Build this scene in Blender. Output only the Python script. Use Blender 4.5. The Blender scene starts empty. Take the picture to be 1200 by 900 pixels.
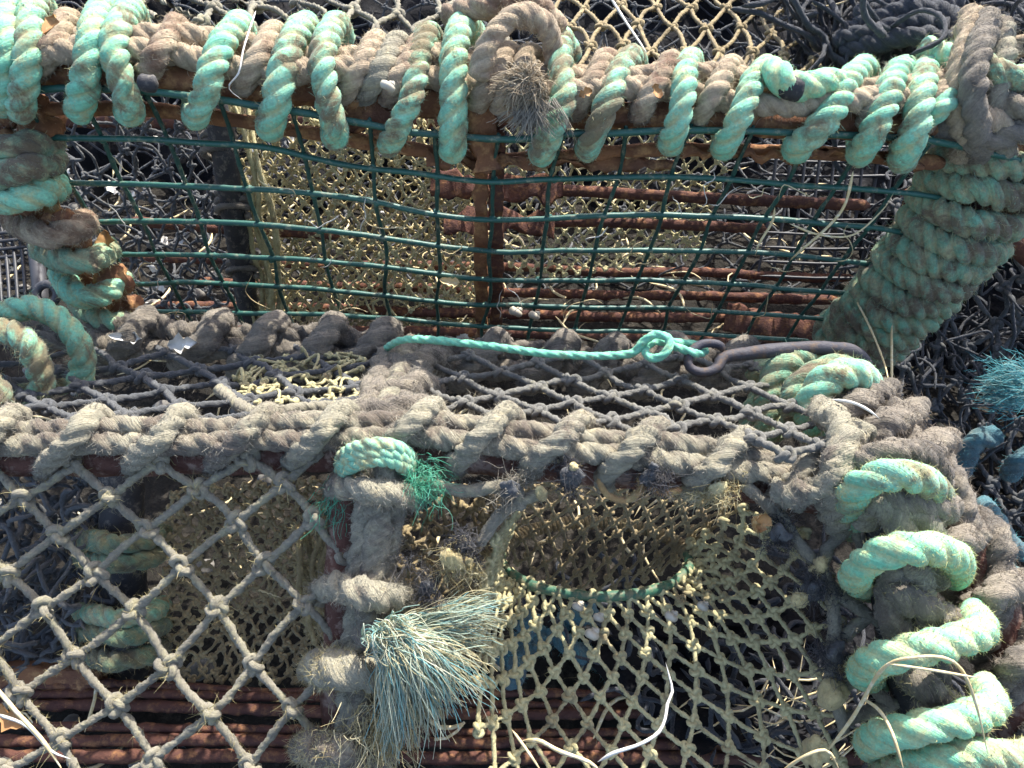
import bpy, math
import numpy as np
from mathutils import Vector
rng = np.random.default_rng(7)
SC = bpy.context.scene
COL = SC.collection
# ------------------------------------------------------------------ camera frame (used to turn measured points into metres)
FPX = 906.0
PITCH = math.radians(50)
CAM = np.array([0.0, 0.0, 0.72])
RT = np.array([1.0, 0, 0])
FW = np.array([0, math.cos(PITCH), -math.sin(PITCH)])
UP = np.array([0, math.sin(PITCH), math.cos(PITCH)])

def P(u, v, d):
    return CAM + RT*((u-600)/FPX*d) + UP*((450-v)/FPX*d) + FW*d

def PA(a):
    a = np.asarray(a, float)
    u, v, d = a[:, 0:1], a[:, 1:2], a[:, 2:3]
    return CAM + RT*((u-600)/FPX*d) + UP*((450-v)/FPX*d) + FW*d

def GD(v, z): return (CAM[2]-z)/(math.sin(PITCH)-(450-v)/FPX*math.cos(PITCH))   # depth at which an image height meets the level z
# ------------------------------------------------------------------ noise
def _h(ix, iy, iz):
    n = (ix*73856093) ^ (iy*19349663) ^ (iz*83492791)
    n = (n ^ (n >> 13))*1274126177
    n = n & 0x7fffffff
    return ((n ^ (n >> 16)) & 0xffff)/65535.0

def vnoise(p):
    p = np.asarray(p); i = np.floor(p).astype(np.int64); f = p-i
    f = f*f*(3-2*f)
    x, y, z = i[:, 0], i[:, 1], i[:, 2]
    r = 0
    for a in (0, 1):
        for b in (0, 1):
            for c in (0, 1):
                w = (f[:, 0] if a else 1-f[:, 0])*(f[:, 1] if b else 1-f[:, 1])*(f[:, 2] if c else 1-f[:, 2])
                r = r + w*_h(x+a, y+b, z+c)
    return r*2-1

def fbm(p, s, oct=3):
    r = 0; a = 1
    for k in range(oct):
        r = r + a*vnoise(p*s+17.3*k); s *= 2.1; a *= .5
    return r

# ------------------------------------------------------------------ curves
def smooth(pts, step):
    pts = np.asarray(pts, float)
    if len(pts) == 2:
        L = np.linalg.norm(pts[1]-pts[0]); n = max(2, int(L/step)+1)
        t = np.linspace(0, 1, n)[:, None]
        return pts[0]*(1-t)+pts[1]*t
    q = np.vstack([2*pts[0]-pts[1], pts, 2*pts[-1]-pts[-2]])
    out = []
    for k in range(len(pts)-1):
        p0, p1, p2, p3 = q[k:k+4]
        n = max(4, int(np.linalg.norm(p2-p1)/step*2))
        t = np.linspace(0, 1, n, endpoint=False)[:, None]
        out.append(.5*((2*p1)+(-p0+p2)*t+(2*p0-5*p1+4*p2-p3)*t*t+(-p0+3*p1-3*p2+p3)*t**3))
    out.append(pts[-1:])
    c = np.vstack(out)
    s = np.concatenate([[0], np.cumsum(np.linalg.norm(np.diff(c, axis=0), axis=1))])
    n = max(3, int(s[-1]/step)+1)
    ss = np.linspace(0, s[-1], n)
    return np.stack([np.interp(ss, s, c[:, k]) for k in range(3)], 1)

def frames(c):
    t = np.gradient(c, axis=0); t /= np.linalg.norm(t, axis=1)[:, None]+1e-12
    n = np.zeros_like(c)
    a = np.array([0, 0, 1.0]) if abs(t[0, 2]) < .9 else np.array([1.0, 0, 0])
    n[0] = np.cross(t[0], a); n[0] /= np.linalg.norm(n[0])
    for k in range(1, len(c)):
        m = n[k-1]-t[k]*np.dot(n[k-1], t[k]); n[k] = m/(np.linalg.norm(m)+1e-12)
    return t, n, np.cross(t, n)

# ------------------------------------------------------------------ mesh builder (all quads, numpy)
class MB:
    def __init__(s): s.V = []; s.F = []; s.U = []; s.M = []; s.n = 0
    def add(s, v, f, uv=None, m=0):
        f = np.asarray(f, np.int64)
        s.V.append(np.asarray(v, float)); s.F.append(f+s.n); s.n += len(v)
        s.U.append(np.zeros((len(f)*4, 2)) if uv is None else uv); s.M.append(np.full(len(f), m))
    def build(s, name, mats, parent=None, root=None):
        v = np.vstack(s.V); f = np.vstack(s.F); u = np.vstack(s.U); m = np.concatenate(s.M)
        if parent is not None:
            q = parent
            while q is not None: v = v-np.array(q.location); q = q.parent
        elif root is not None: v = v-np.asarray(root)
        me = bpy.data.meshes.new(name)
        me.vertices.add(len(v)); me.vertices.foreach_set('co', v.astype(np.float32).ravel())
        me.loops.add(len(f)*4); me.loops.foreach_set('vertex_index', f.astype(np.int32).ravel())
        me.polygons.add(len(f)); me.polygons.foreach_set('loop_start', np.arange(0, len(f)*4, 4, dtype=np.int32))
        me.polygons.foreach_set('loop_total', np.full(len(f), 4, np.int32))
        me.polygons.foreach_set('material_index', m.astype(np.int32))
        me.polygons.foreach_set('use_smooth', np.ones(len(f), bool))
        l = me.uv_layers.new(name='UVMap'); l.data.foreach_set('uv', u.astype(np.float32).ravel())
        me.update(calc_edges=True)
        for x in (mats if isinstance(mats, (list, tuple)) else [mats]): me.materials.append(x)
        o = bpy.data.objects.new(name, me); COL.objects.link(o)
        if parent is not None: o.parent = parent
        elif root is not None: o.location = Vector(root)
        return o

def sweep(mb, c, R, sides=10, lobes=0, amp=0., pitch=.05, noise=0., nscale=60., m=0, taper=True, phase=0., closed=False):
    """tube along c with lobed, twisting cross-section; returns surface samples for fuzz"""
    N = len(c); t, n, b = frames(c)
    R = np.broadcast_to(np.asarray(R, float), (N,)).copy()
    if taper and N > 4:
        R[0] *= .05; R[-1] *= .05; R[1] *= .8; R[-2] *= .8
    s = np.concatenate([[0], np.cumsum(np.linalg.norm(np.diff(c, axis=0), axis=1))])
    th = np.arange(sides)/sides*2*math.pi
    tw = (2*math.pi*s/pitch if lobes else np.zeros(N))+phase
    ang = th[None, :]+tw[:, None]
    r = R[:, None]*np.ones((1, sides))
    if lobes:
        k = np.abs(np.cos(lobes*th/2.0))**.7
        r = r*(1-amp+amp*k[None, :]*1.25)
    d = np.cos(ang)[..., None]*n[:, None]+np.sin(ang)[..., None]*b[:, None]
    v = c[:, None]+d*r[..., None]
    if noise:
        q = fbm(v.reshape(-1, 3), nscale, 3).reshape(N, sides)
        v = v+d*(q*noise)[..., None]
    i = np.arange(N-1)[:, None]; j = np.arange(sides)[None, :]
    j2 = (j+1) % sides
    f = np.stack([i*sides+j, i*sides+j2, (i+1)*sides+j2, (i+1)*sides+j], -1).reshape(-1, 4)
    u0 = (j/sides)+0*i; u1 = ((j+1)/sides)+0*i; v0 = s[:-1, None]+0*j; v1 = s[1:, None]+0*j
    uv = np.stack([np.stack([u0, v0], -1), np.stack([u1, v0], -1), np.stack([u1, v1], -1), np.stack([u0, v1], -1)], 2).reshape(-1, 2)
    mb.add(v.reshape(-1, 3), f, uv, m)
    return v.reshape(-1, 3), d.reshape(-1, 3), np.repeat(t, sides, 0)

def hairs(mb, B, D, L, w, m=1, curl=.6, droop=.15):
    n = len(B)
    if n == 0: return
    L = np.broadcast_to(L, (n,))[:, None]
    w = np.broadcast_to(w, (n,))[:, None]
    c1 = rng.normal(size=(n, 3))*curl*.5; c2 = rng.normal(size=(n, 3))*curl
    g = np.array([0, 0, -1.0])*droop
    p0 = B; p1 = B+(D+c1*.6+g*.3)*L*.5; p2 = B+(D+c1+c2*.6+g)*L
    s = np.cross(D+c1, rng.normal(size=(n, 3))); s /= np.linalg.norm(s, axis=1)[:, None]+1e-9
    v = np.stack([p0-s*w, p0+s*w, p1-s*w*.9, p1+s*w*.9, p2-s*w*.3, p2+s*w*.3], 1).reshape(-1, 3)
    k = np.arange(n)[:, None]*6
    f = np.concatenate([k+np.array([[0, 1, 3, 2]]), k+np.array([[2, 3, 5, 4]])], 0)
    rv = np.repeat(rng.random(2*n), 4)
    mb.add(v, f, np.stack([rv, rv], 1), m)

def fuzz(mb, S, count, length, w=.00016, m=1, spread=.7, lie=.5):
    V, D, T = S
    k = rng.integers(0, len(V), int(count))
    B = V[k]; d = D[k]+rng.normal(size=(len(k), 3))*spread+T[k]*rng.normal(size=(len(k), 1))*lie
    d /= np.linalg.norm(d, axis=1)[:, None]
    # clumps: keep more fuzz where noise is high
    keep = vnoise(B*70)+.5*vnoise(B*190) > rng.uniform(-.75, .75, len(k))
    B = B[keep]; d = d[keep]
    hairs(mb, B-d*.0006, d, length*rng.uniform(.35, 1.2, len(B))**1.5, w*rng.uniform(.6, 1.4, len(B)), m)

FELT = .55
def rope(mb, pts, R=.0115, m=0, fm=1, fz=900, flen=.006, lobes=3, amp=.19, pitch=None, noise=.10, nscale=70, sides=18, step=None, wob=.03, taper=True):
    c = smooth(pts, step or max(.0016, R*.17))
    if wob: 
        off = rng.uniform(0, 90, 3)
        c = c+np.stack([vnoise(c*30+off+k*31) for k in range(3)], 1)*R*wob*3
    L = np.linalg.norm(np.diff(c, axis=0), axis=1).sum()
    rr = R*(1+.05*vnoise(c*60+5))
    S = sweep(mb, c, rr, sides, lobes, amp, pitch or R*4.4, noise*R, nscale, m, taper, phase=rng.uniform(0, 6))
    if fz:
        big = fz > 1500
        fuzz(mb, S, fz*L/.1*(1.25 if big else 1.1), flen*(.5 if big else .75), w=.00014, m=fm)
    return S

def pxrope(mb, pts, **k): return rope(mb, PA(pts), **k)

def helix(mb, pts, rad, turns_pitch, R, start=0., squash=1.0, **k):
    """rope wound tightly round a centre line"""
    c = smooth(pts, .003); t, n, b = frames(c)
    s = np.concatenate([[0], np.cumsum(np.linalg.norm(np.diff(c, axis=0), axis=1))])
    rad = np.interp(s/s[-1], np.linspace(0, 1, len(np.atleast_1d(rad))), np.atleast_1d(rad))
    nn = int(s[-1]/turns_pitch*14)
    ss = np.linspace(0, s[-1], nn)
    I = lambda a: np.stack([np.interp(ss, s, a[:, q]) for q in range(3)], 1)
    cc, N_, B_ = I(c), I(n), I(b); rd = np.interp(ss, s, rad)
    a = start+2*math.pi*ss/turns_pitch+rng.normal(size=nn)*.05
    h = cc+(np.cos(a)[:, None]*N_+np.sin(a)[:, None]*B_)*(rd*(1+rng.normal(size=nn)*.03))[:, None]
    return rope(mb, h, R=R, **k)

# knot: a small trefoil of twine
_t = np.linspace(0, 2*math.pi, 27)
_K = np.stack([np.sin(_t)+2*np.sin(2*_t), np.cos(_t)-2*np.cos(2*_t), -1.3*np.sin(3*_t)], 1)/3.0
def knot(mb, c, ax, ay, az, r, m=0, fz=0):
    a = rng.uniform(0, 6.28); ca, sa = math.cos(a), math.sin(a)
    X = ax*ca+ay*sa; Y = -ax*sa+ay*ca
    K = _K*(r*1.85*rng.uniform(.85, 1.2))
    p = c+K[:, 0:1]*X+K[:, 1:2]*Y+K[:, 2:3]*az*1.0
    S = sweep(mb, p, r*.80, 7, 0, 0, noise=r*.22, nscale=250, m=m, taper=False)
    if fz: fuzz(mb, S, fz, r*2.2)

def twine(mb, a, b, r, m=0, sag=.0, sides=7, fz=0, step=None, bend=.06):
    L = np.linalg.norm(b-a)
    mid = (a+b)/2+rng.normal(size=3)*L*bend+np.array([0, 0, -sag*L])
    c = smooth([a, mid, b], step or max(L/14, r*1.1))
    S = sweep(mb, c, r*(1+.12*rng.normal(size=len(c))*.5), sides, 2, .22, r*7, noise=r*.2, nscale=260, m=m, taper=False, phase=rng.uniform(0, 6))
    if fz: fuzz(mb, S, fz*2*L/.1, r*1.3, w=.00011)

def net_from(mb, nodes, edges, r, kr=None, m=0, fz=0, kfz=0, bend=.05, sides=7):
    pts = np.array(list(nodes.values()))
    for (a, b) in edges:
        if a in nodes and b in nodes: twine(mb, nodes[a], nodes[b], r, m, fz=fz, bend=bend, sides=sides)
    nb = {}
    for (a, b) in edges:
        if a in nodes and b in nodes: nb.setdefault(a, []).append(b); nb.setdefault(b, []).append(a)
    for k, l in nb.items():
        if len(l) < 2: continue
        d1 = nodes[l[0]]-nodes[k]; d2 = nodes[l[1]]-nodes[k]
        z = np.cross(d1, d2); z = z/(np.linalg.norm(z)+1e-9)
        if np.linalg.norm(z) < .5: z = -FW
        x = d1/(np.linalg.norm(d1)+1e-9); y = np.cross(z, x)
        knot(mb, nodes[k], x, y, z, kr or r*1.25, m, kfz)

def net_grid(mb, f, nu, nv, r, kr=None, m=0, jit=.12, fz=0, kfz=0, bend=.06, keep=None, wrap=False, sides=7):
    """diamond net over f(s,t)->xyz, s,t in 0..1"""
    nodes = {}
    for i in range(nu+(0 if wrap else 1)):
        for j in range(nv+1):
            if (i+j) % 2: continue
            s = (i+rng.normal()*jit)/nu; t = (j+(rng.normal()*jit if 0 < j < nv else 0))/nv
            p = f(s, t)
            if keep is None or keep(s, t): nodes[(i, j)] = np.asarray(p)
    E = []
    for (i, j) in nodes:
        for q in (-1, 1):
            i2 = (i+q) % nu if wrap else i+q
            E.append(((i, j), (i2, j+1)))
    net_from(mb, nodes, E, r, kr, m, fz, kfz, bend, sides)

def quad_map(c, bulge=0.):
    """c: 4 corners (u,v,d) TL,TR,BR,BL -> world bilinear"""
    W = PA(c)
    def f(s, t):
        p = (W[0]*(1-s)+W[1]*s)*(1-t)+(W[3]*(1-s)+W[2]*s)*t
        return p+FW*bulge*(4*s*(1-s)*4*t*(1-t))+np.array([0, 0, -1])*.0
    return f

def blob(mb, c, r, m=0, noise=.25, nscale=60, n=14, sq=(1, 1, 1), seed=0):
    th = np.linspace(0, math.pi, n); ph = np.arange(2*n)/(2*n)*2*math.pi
    d = np.stack([np.sin(th)[:, None]*np.cos(ph), np.sin(th)[:, None]*np.sin(ph), np.cos(th)[:, None]+0*ph], -1).reshape(-1, 3)
    v = d*r*np.array(sq); q = fbm(v+np.asarray(c)+seed, nscale, 3)
    v = v*(1+noise*q)[:, None]+np.asarray(c)
    i = np.arange(n-1)[:, None]; j = np.arange(2*n)[None]; j2 = (j+1) % (2*n)
    f = np.stack([i*2*n+j, (i+1)*2*n+j, (i+1)*2*n+j2, i*2*n+j2], -1).reshape(-1, 4)
    mb.add(v, f, None, m)
    return v, d, np.roll(d, 1, 1)

def box(mb, a, b, w, h, m=0, noise=0., wdir=None):
    """flat bar from a to b, width w, thickness h, with worn edges"""
    c = smooth([a, b], .006); t, n, bb = frames(c)
    if wdir is not None:
        n = wdir-t*(t@wdir)[:, None]; n /= np.linalg.norm(n, axis=1)[:, None]; bb = np.cross(t, n)
    pr = np.array([(-.5, -.4), (-.42, -.5), (.42, -.5), (.5, -.4), (.5, .4), (.42, .5), (-.42, .5), (-.5, .4)])*np.array([w, h])
    v = c[:, None]+n[:, None]*pr[None, :, 0:1]+bb[:, None]*pr[None, :, 1:2]
    if noise: v = v+(fbm(v.reshape(-1, 3), 90, 3)*noise).reshape(len(c), 8, 1)*(n+bb)[:, None]
    N = len(c); i = np.arange(N-1)[:, None]; j = np.arange(8)[None]; j2 = (j+1) % 8
    mb.add(v.reshape(-1, 3), np.stack([i*8+j, i*8+j2, (i+1)*8+j2, (i+1)*8+j], -1).reshape(-1, 4), None, m)
    for e in (0, N-1):
        q = v[e]; mb.add(q, np.array([[0, 1, 2, 3], [0, 3, 4, 7], [4, 5, 6, 7]]), None, m)

def tuft(mb, c, d, n, L, spread, w=.0003, m=0, curl=.5, base=.004, droop=.3, segs=8, share=False):
    """a bundle of fibres from c fanning out along d"""
    d = np.asarray(d, float); d /= np.linalg.norm(d)
    t = np.linspace(0, 1, segs)[None, :, None]
    D = d+rng.normal(size=(n, 3))*spread; D /= np.linalg.norm(D, axis=1)[:, None]
    Ls = L*rng.uniform(.45, 1.15, n)
    a = rng.normal(size=(n, 1, 3))*curl; b = rng.normal(size=(n, 1, 3))*curl
    if share: a = a*.3+rng.normal(size=(1, 1, 3))*curl*1.3; b = b*.3+rng.normal(size=(1, 1, 3))*curl*1.3
    B = np.asarray(c)+rng.normal(size=(n, 3))*base
    Lm = Ls[:, None, None]
    p = B[:, None]+D[:, None]*t*Lm+a*Lm*.35*t*t+b*Lm*.25*np.sin(t*5+rng.uniform(0, 6, (n, 1, 1)))*t+np.array([0, 0, -1.0])*droop*Lm*t*t
    s = np.cross(D, rng.normal(size=(n, 3))); s /= np.linalg.norm(s, axis=1)[:, None]
    s2 = np.cross(D, s)
    ws = (w*rng.uniform(.6, 1.5, n))[:, None, None]*(1-.6*t)
    rg = [p+ws*(s*math.cos(k)+s2*math.sin(k))[:, None] for k in (0, 2.094, 4.189)]
    v = np.stack(rg, 2).reshape(-1, 3)            # n,segs,3
    k = (np.arange(n)*segs*3)[:, None, None]; i = np.arange(segs-1)[None, :, None]*3; j = np.arange(3)[None, None]; j2 = (j+1) % 3
    f = np.stack([k+i+j, k+i+j2, k+i+3+j2, k+i+3+j], -1).reshape(-1, 4)
    rv = np.repeat(rng.random(n), (segs-1)*3*4)
    mb.add(v, f, np.stack([rv, rv], 1), m)

def tangle(mb, fpos, n, r, L=.12, m=0, wild=1.0, fz=0, sides=6):
    """loose twines lying over positions fpos(rand)->xyz"""
    for _ in range(n):
        p = np.asarray(fpos()); d = rng.normal(size=3); d[2] *= .4; pts = [p]
        k = 6
        for q in range(k):
            d = d+rng.normal(size=3)*.9*wild; d /= np.linalg.norm(d)
            pts.append(pts[-1]+d*L/k)
        S = sweep(mb, smooth(pts, r*2.2), r*rng.uniform(.7, 1.3), sides, 2, .15, r*9, noise=r*.2, nscale=200, m=m)
        if fz: fuzz(mb, S, fz, r*4)

def heap(mb, corners, nx, ny, amp, sc, m=0, seed=0):
    f = quad_map(corners); pts = np.array([[f(i/(nx-1), j/(ny-1)) for j in range(ny)] for i in range(nx)]).reshape(-1, 3)
    q = fbm(pts+seed, sc, 4); pts = pts-FW*(q*amp)[:, None]
    k = np.arange(nx-1)[:, None]*ny+np.arange(ny-1)[None]
    mb.add(pts, np.stack([k, k+ny, k+ny+1, k+1], -1).reshape(-1, 4), None, m)
# ------------------------------------------------------------------ materials
def newmat(name):
    m = bpy.data.materials.new(name); m.use_nodes = True; nt = m.node_tree
    b = nt.nodes['Principled BSDF']; return m, nt, b

def N_(nt, t, **k):
    n = nt.nodes.new(t)
    for a, v in k.items(): setattr(n, a, v)
    return n

def noise_n(nt, vec, scale, detail=5, rough=.6, dist=0):
    n = N_(nt, 'ShaderNodeTexNoise'); n.inputs['Scale'].default_value = scale; n.inputs['Detail'].default_value = detail
    n.inputs['Roughness'].default_value = rough; n.inputs['Distortion'].default_value = dist
    nt.links.new(vec, n.inputs['Vector']); return n.outputs['Fac']

def ramp(nt, fac, lo, hi):
    n = N_(nt, 'ShaderNodeMapRange'); n.inputs['From Min'].default_value = lo; n.inputs['From Max'].default_value = hi
    nt.links.new(fac, n.inputs['Value']); return n.outputs['Result']

def mix(nt, fac, a, b, mode='MIX'):
    n = N_(nt, 'ShaderNodeMix', data_type='RGBA', blend_type=mode)
    for s, x in ((0, fac), (6, a), (7, b)):
        if hasattr(x, 'links') or hasattr(x, 'is_linked'): nt.links.new(x, n.inputs[s])
        elif s == 0: n.inputs[0].default_value = x
        else: n.inputs[s].default_value = (*x, 1)
    return n.outputs[2]

def mul(nt, a, k):
    n = N_(nt, 'ShaderNodeMath', operation='MULTIPLY'); nt.links.new(a, n.inputs[0])
    if hasattr(k, 'is_linked'): nt.links.new(k, n.inputs[1])
    else: n.inputs[1].default_value = k
    return n.outputs[0]

def coords(nt):
    t = N_(nt, 'ShaderNodeTexCoord'); return t.outputs['Object'], t.outputs['UV']

def fibre(name, a, b, algae, dirt, al=(.5, .62), di=(.58, .7), strands=3, bump=.5, sheen=.15, groove=0.):
    """laid rope: fibre streaks along the strands, algae growth, dirt patches"""
    m, nt, bs = newmat(name); ob, uv = coords(nt)
    mp = N_(nt, 'ShaderNodeMapping'); mp.inputs['Scale'].default_value = (strands*14, 45, 1); nt.links.new(uv, mp.inputs[0])
    st = noise_n(nt, mp.outputs[0], 1.0, 3, .7)
    c = mix(nt, ramp(nt, noise_n(nt, ob, 22, 3), .35, .65), a, b)
    c = mix(nt, mul(nt, ramp(nt, st, .45, .75), .35), c, tuple(min(1, x*1.7+.03) for x in a))
    c = mix(nt, mul(nt, ramp(nt, noise_n(nt, ob, 85, 7, .72), *al), .85), c, algae)
    if groove:
        sx = N_(nt, 'ShaderNodeSeparateXYZ'); nt.links.new(uv, sx.inputs[0])
        co = N_(nt, 'ShaderNodeMath', operation='COSINE'); nt.links.new(mul(nt, sx.outputs[0], 3*math.pi), co.inputs[0])
        ab = N_(nt, 'ShaderNodeMath', operation='ABSOLUTE'); nt.links.new(co.outputs[0], ab.inputs[0])
        gm = mul(nt, ramp(nt, ab.outputs[0], .75, .15), ramp(nt, noise_n(nt, ob, 60, 5, .7), .36, .58))
        c = mix(nt, mul(nt, gm, groove), c, algae)
    oi = N_(nt, 'ShaderNodeObjectInfo'); rn = N_(nt, 'ShaderNodeMapRange'); rn.inputs['To Min'].default_value = -.09; rn.inputs['To Max'].default_value = .10
    nt.links.new(oi.outputs['Random'], rn.inputs['Value'])
    fa = N_(nt, 'ShaderNodeMath', operation='ADD'); nt.links.new(noise_n(nt, ob, 30, 8, .7, .6), fa.inputs[0]); nt.links.new(rn.outputs[0], fa.inputs[1]); f = fa.outputs[0]
    c = mix(nt, mul(nt, ramp(nt, f, *di), .9), c, dirt)
    hs = N_(nt, 'ShaderNodeHueSaturation'); nt.links.new(c, hs.inputs['Color'])
    nt.links.new(ramp(nt, noise_n(nt, ob, 400, 4, .7), .0, 1.0), hs.inputs['Value'])
    v = N_(nt, 'ShaderNodeMath', operation='ADD'); nt.links.new(noise_n(nt, ob, 420, 3, .7), v.inputs[0]); v.inputs[1].default_value = .5
    nt.links.new(v.outputs[0], hs.inputs['Value'])
    nt.links.new(hs.outputs[0], bs.inputs['Base Color'])
    bs.inputs['Roughness'].default_value = .82; bs.inputs['Specular IOR Level'].default_value = .25
    bs.inputs['Sheen Weight'].default_value = sheen; bs.inputs['Sheen Roughness'].default_value = .5
    h = N_(nt, 'ShaderNodeMath', operation='ADD'); nt.links.new(mul(nt, st, .8), h.inputs[0]); nt.links.new(mul(nt, noise_n(nt, ob, 330, 5, .75), .9), h.inputs[1])
    bp = N_(nt, 'ShaderNodeBump'); bp.inputs['Strength'].default_value = bump; bp.inputs['Distance'].default_value = .0025
    nt.links.new(h.outputs[0], bp.inputs['Height']); nt.links.new(bp.outputs[0], bs.inputs['Normal'])
    return m

def hairmat(name, cols, rough=.7, tr=.35):
    m, nt, bs = newmat(name); ob, uv = coords(nt)
    sx = N_(nt, 'ShaderNodeSeparateXYZ'); nt.links.new(uv, sx.inputs[0])
    cr = N_(nt, 'ShaderNodeValToRGB'); e = cr.color_ramp.elements; cr.color_ramp.interpolation = 'CONSTANT'
    n = len(cols)
    e[0].position = 0; e[0].color = (*cols[0], 1); e[1].position = 1./n; e[1].color = (*cols[1 % n], 1)
    for k in range(2, n): q = e.new(k/n); q.color = (*cols[k], 1)
    nt.links.new(sx.outputs[0], cr.inputs[0]); nt.links.new(cr.outputs[0], bs.inputs['Base Color'])
    bs.inputs['Roughness'].default_value = rough; bs.inputs['Specular IOR Level'].default_value = .3
    tl = N_(nt, 'ShaderNodeBsdfTranslucent'); nt.links.new(cr.outputs[0], tl.inputs[0])
    ms = N_(nt, 'ShaderNodeMixShader'); ms.inputs[0].default_value = tr
    nt.links.new(bs.outputs[0], ms.inputs[1]); nt.links.new(tl.outputs[0], ms.inputs[2])
    nt.links.new(ms.outputs[0], nt.nodes['Material Output'].inputs[0])
    return m

def solid(name, a, b, spot, lo=.5, hi=.65, s1=30, s2=110, rough=(.5, .8), bump=.3, dist=.001, spec=.4, metal=0., s3=300):
    m, nt, bs = newmat(name); ob, uv = coords(nt)
    c = mix(nt, ramp(nt, noise_n(nt, ob, s1, 4), .35, .65), a, b)
    f = noise_n(nt, ob, s2, 7, .7)
    c = mix(nt, ramp(nt, f, lo, hi), c, spot)
    nt.links.new(c, bs.inputs['Base Color'])
    r = N_(nt, 'ShaderNodeMapRange'); r.inputs['To Min'].default_value = rough[0]; r.inputs['To Max'].default_value = rough[1]
    nt.links.new(f, r.inputs['Value']); nt.links.new(r.outputs[0], bs.inputs['Roughness'])
    bs.inputs['Specular IOR Level'].default_value = spec; bs.inputs['Metallic'].default_value = metal
    bp = N_(nt, 'ShaderNodeBump'); bp.inputs['Strength'].default_value = bump; bp.inputs['Distance'].default_value = dist
    nt.links.new(noise_n(nt, ob, s3, 6, .7), bp.inputs['Height']); nt.links.new(bp.outputs[0], bs.inputs['Normal'])
    return m

TEAL = fibre('teal_rope', (.15, .44, .285), (.24, .50, .34), (.42, .40, .20), (.16, .11, .06), (.48, .64), (.50, .62), groove=.8)
CORD = fibre('mint_cord', (.15, .50, .33), (.20, .55, .38), (.34, .50, .28), (.16, .30, .18), (.55, .7), (.66, .8), groove=.3)
TEAL_OLD = fibre('old_teal_rope', (.15, .36, .235), (.23, .33, .19), (.38, .33, .18), (.14, .095, .06), (.45, .60), (.48, .62), bump=.8, groove=.8)
TEAL_LIME = fibre('lime_teal_rope', (.15, .46, .28), (.26, .51, .31), (.46, .48, .24), (.25, .20, .11), (.46, .61), (.54, .68), groove=.85)
TAN = fibre('tan_rope', (.40, .31, .205), (.29, .215, .14), (.48, .39, .25), (.15, .08, .045), (.50, .66), (.50, .66), bump=.8)
GREY = fibre('grey_rope', (.33, .30, .215), (.235, .215, .15), (.48, .41, .26), (.13, .10, .075), (.52, .68), (.52, .66), bump=1.)
BROWN = fibre('brown_rope', (.235, .20, .15), (.165, .14, .11), (.28, .24, .165), (.065, .055, .045), (.54, .7), (.52, .66), bump=1.)
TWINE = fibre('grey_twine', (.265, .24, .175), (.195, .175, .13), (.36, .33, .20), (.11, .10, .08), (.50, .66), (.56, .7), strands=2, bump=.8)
TWINE_M = fibre('shaded_twine', (.17, .165, .145), (.13, .125, .11), (.27, .25, .17), (.08, .075, .065), (.54, .7), (.56, .7), strands=2, bump=.8)  # darker copy of the grey twine, shade painted in for the top net
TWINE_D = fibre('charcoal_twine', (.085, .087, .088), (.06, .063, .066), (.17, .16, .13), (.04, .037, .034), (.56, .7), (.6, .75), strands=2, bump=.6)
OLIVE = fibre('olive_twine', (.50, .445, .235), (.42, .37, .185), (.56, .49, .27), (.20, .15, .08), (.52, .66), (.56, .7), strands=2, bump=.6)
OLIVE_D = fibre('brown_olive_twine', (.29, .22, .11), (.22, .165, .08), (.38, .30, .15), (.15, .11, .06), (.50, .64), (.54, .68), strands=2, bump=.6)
STRAWNET = fibre('straw_twine', (.46, .38, .19), (.38, .30, .14), (.54, .45, .22), (.22, .15, .07), (.52, .66), (.56, .7), strands=2, bump=.6)
ORANGE = fibre('rust_stained_twine', (.40, .21, .09), (.33, .22, .09), (.40, .31, .14), (.20, .10, .05), (.5, .66), (.6, .75), strands=2)
BLUEBLK = fibre('blue_black_rope', (.035, .038, .046), (.048, .051, .058), (.10, .095, .085), (.025, .025, .025), (.58, .72), (.6, .75), bump=.8)
BLACKMASS = solid('dark_net_fill', (.012, .012, .014), (.02, .02, .022), (.045, .042, .036), .56, .72, 25, 140, (.85, 1.), 1., .004, .1, 0, 160)  # near-black for the added heaps, darkens gaps as deep shade would
BLUE = fibre('blue_rope', (.05, .145, .17), (.06, .12, .14), (.18, .22, .19), (.05, .08, .09), (.52, .66), (.5, .64), bump=.8, groove=.4)
FARROPE = fibre('grimy_green_rope', (.10, .20, .13), (.13, .17, .09), (.24, .21, .10), (.07, .055, .035), (.45, .6), (.45, .6), bump=.8, groove=.8)
RUST = solid('rust', (.12, .052, .036), (.07, .033, .027), (.25, .12, .055), .50, .66, 28, 110, (.75, .95), 1., .0022, .2)
RUSTY = solid('orange_rust', (.25, .115, .055), (.14, .065, .04), (.42, .23, .10), .5, .66, 26, 70, (.8, .95), .9, .002, .2)
PINKRUST = solid('flaking_paint_rust', (.17, .085, .062), (.11, .05, .038), (.31, .215, .165), .50, .60, 34, 70, (.7, .95), 1., .003, .2)
WIRE = solid('green_coated_wire', (.016, .075, .06), (.02, .10, .075), (.20, .21, .14), .54, .68, 25, 150, (.28, .7), .35, .0006, .5)
WIRE_D = solid('dark_green_wire', (.012, .045, .036), (.016, .065, .05), (.16, .16, .11), .54, .68, 25, 150, (.35, .8), .35, .0006, .4)  # darker copy of the coated wire, for the uprights
RUBBER = solid('black_rubber', (.022, .022, .025), (.04, .038, .038), (.17, .15, .12), .52, .68, 40, 120, (.5, .9), .7, .0014, .4)
IRON = solid('dark_iron', (.042, .042, .055), (.06, .055, .062), (.12, .08, .055), .52, .66, 40, 120, (.45, .85), .7, .0012, .4, .2)
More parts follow.
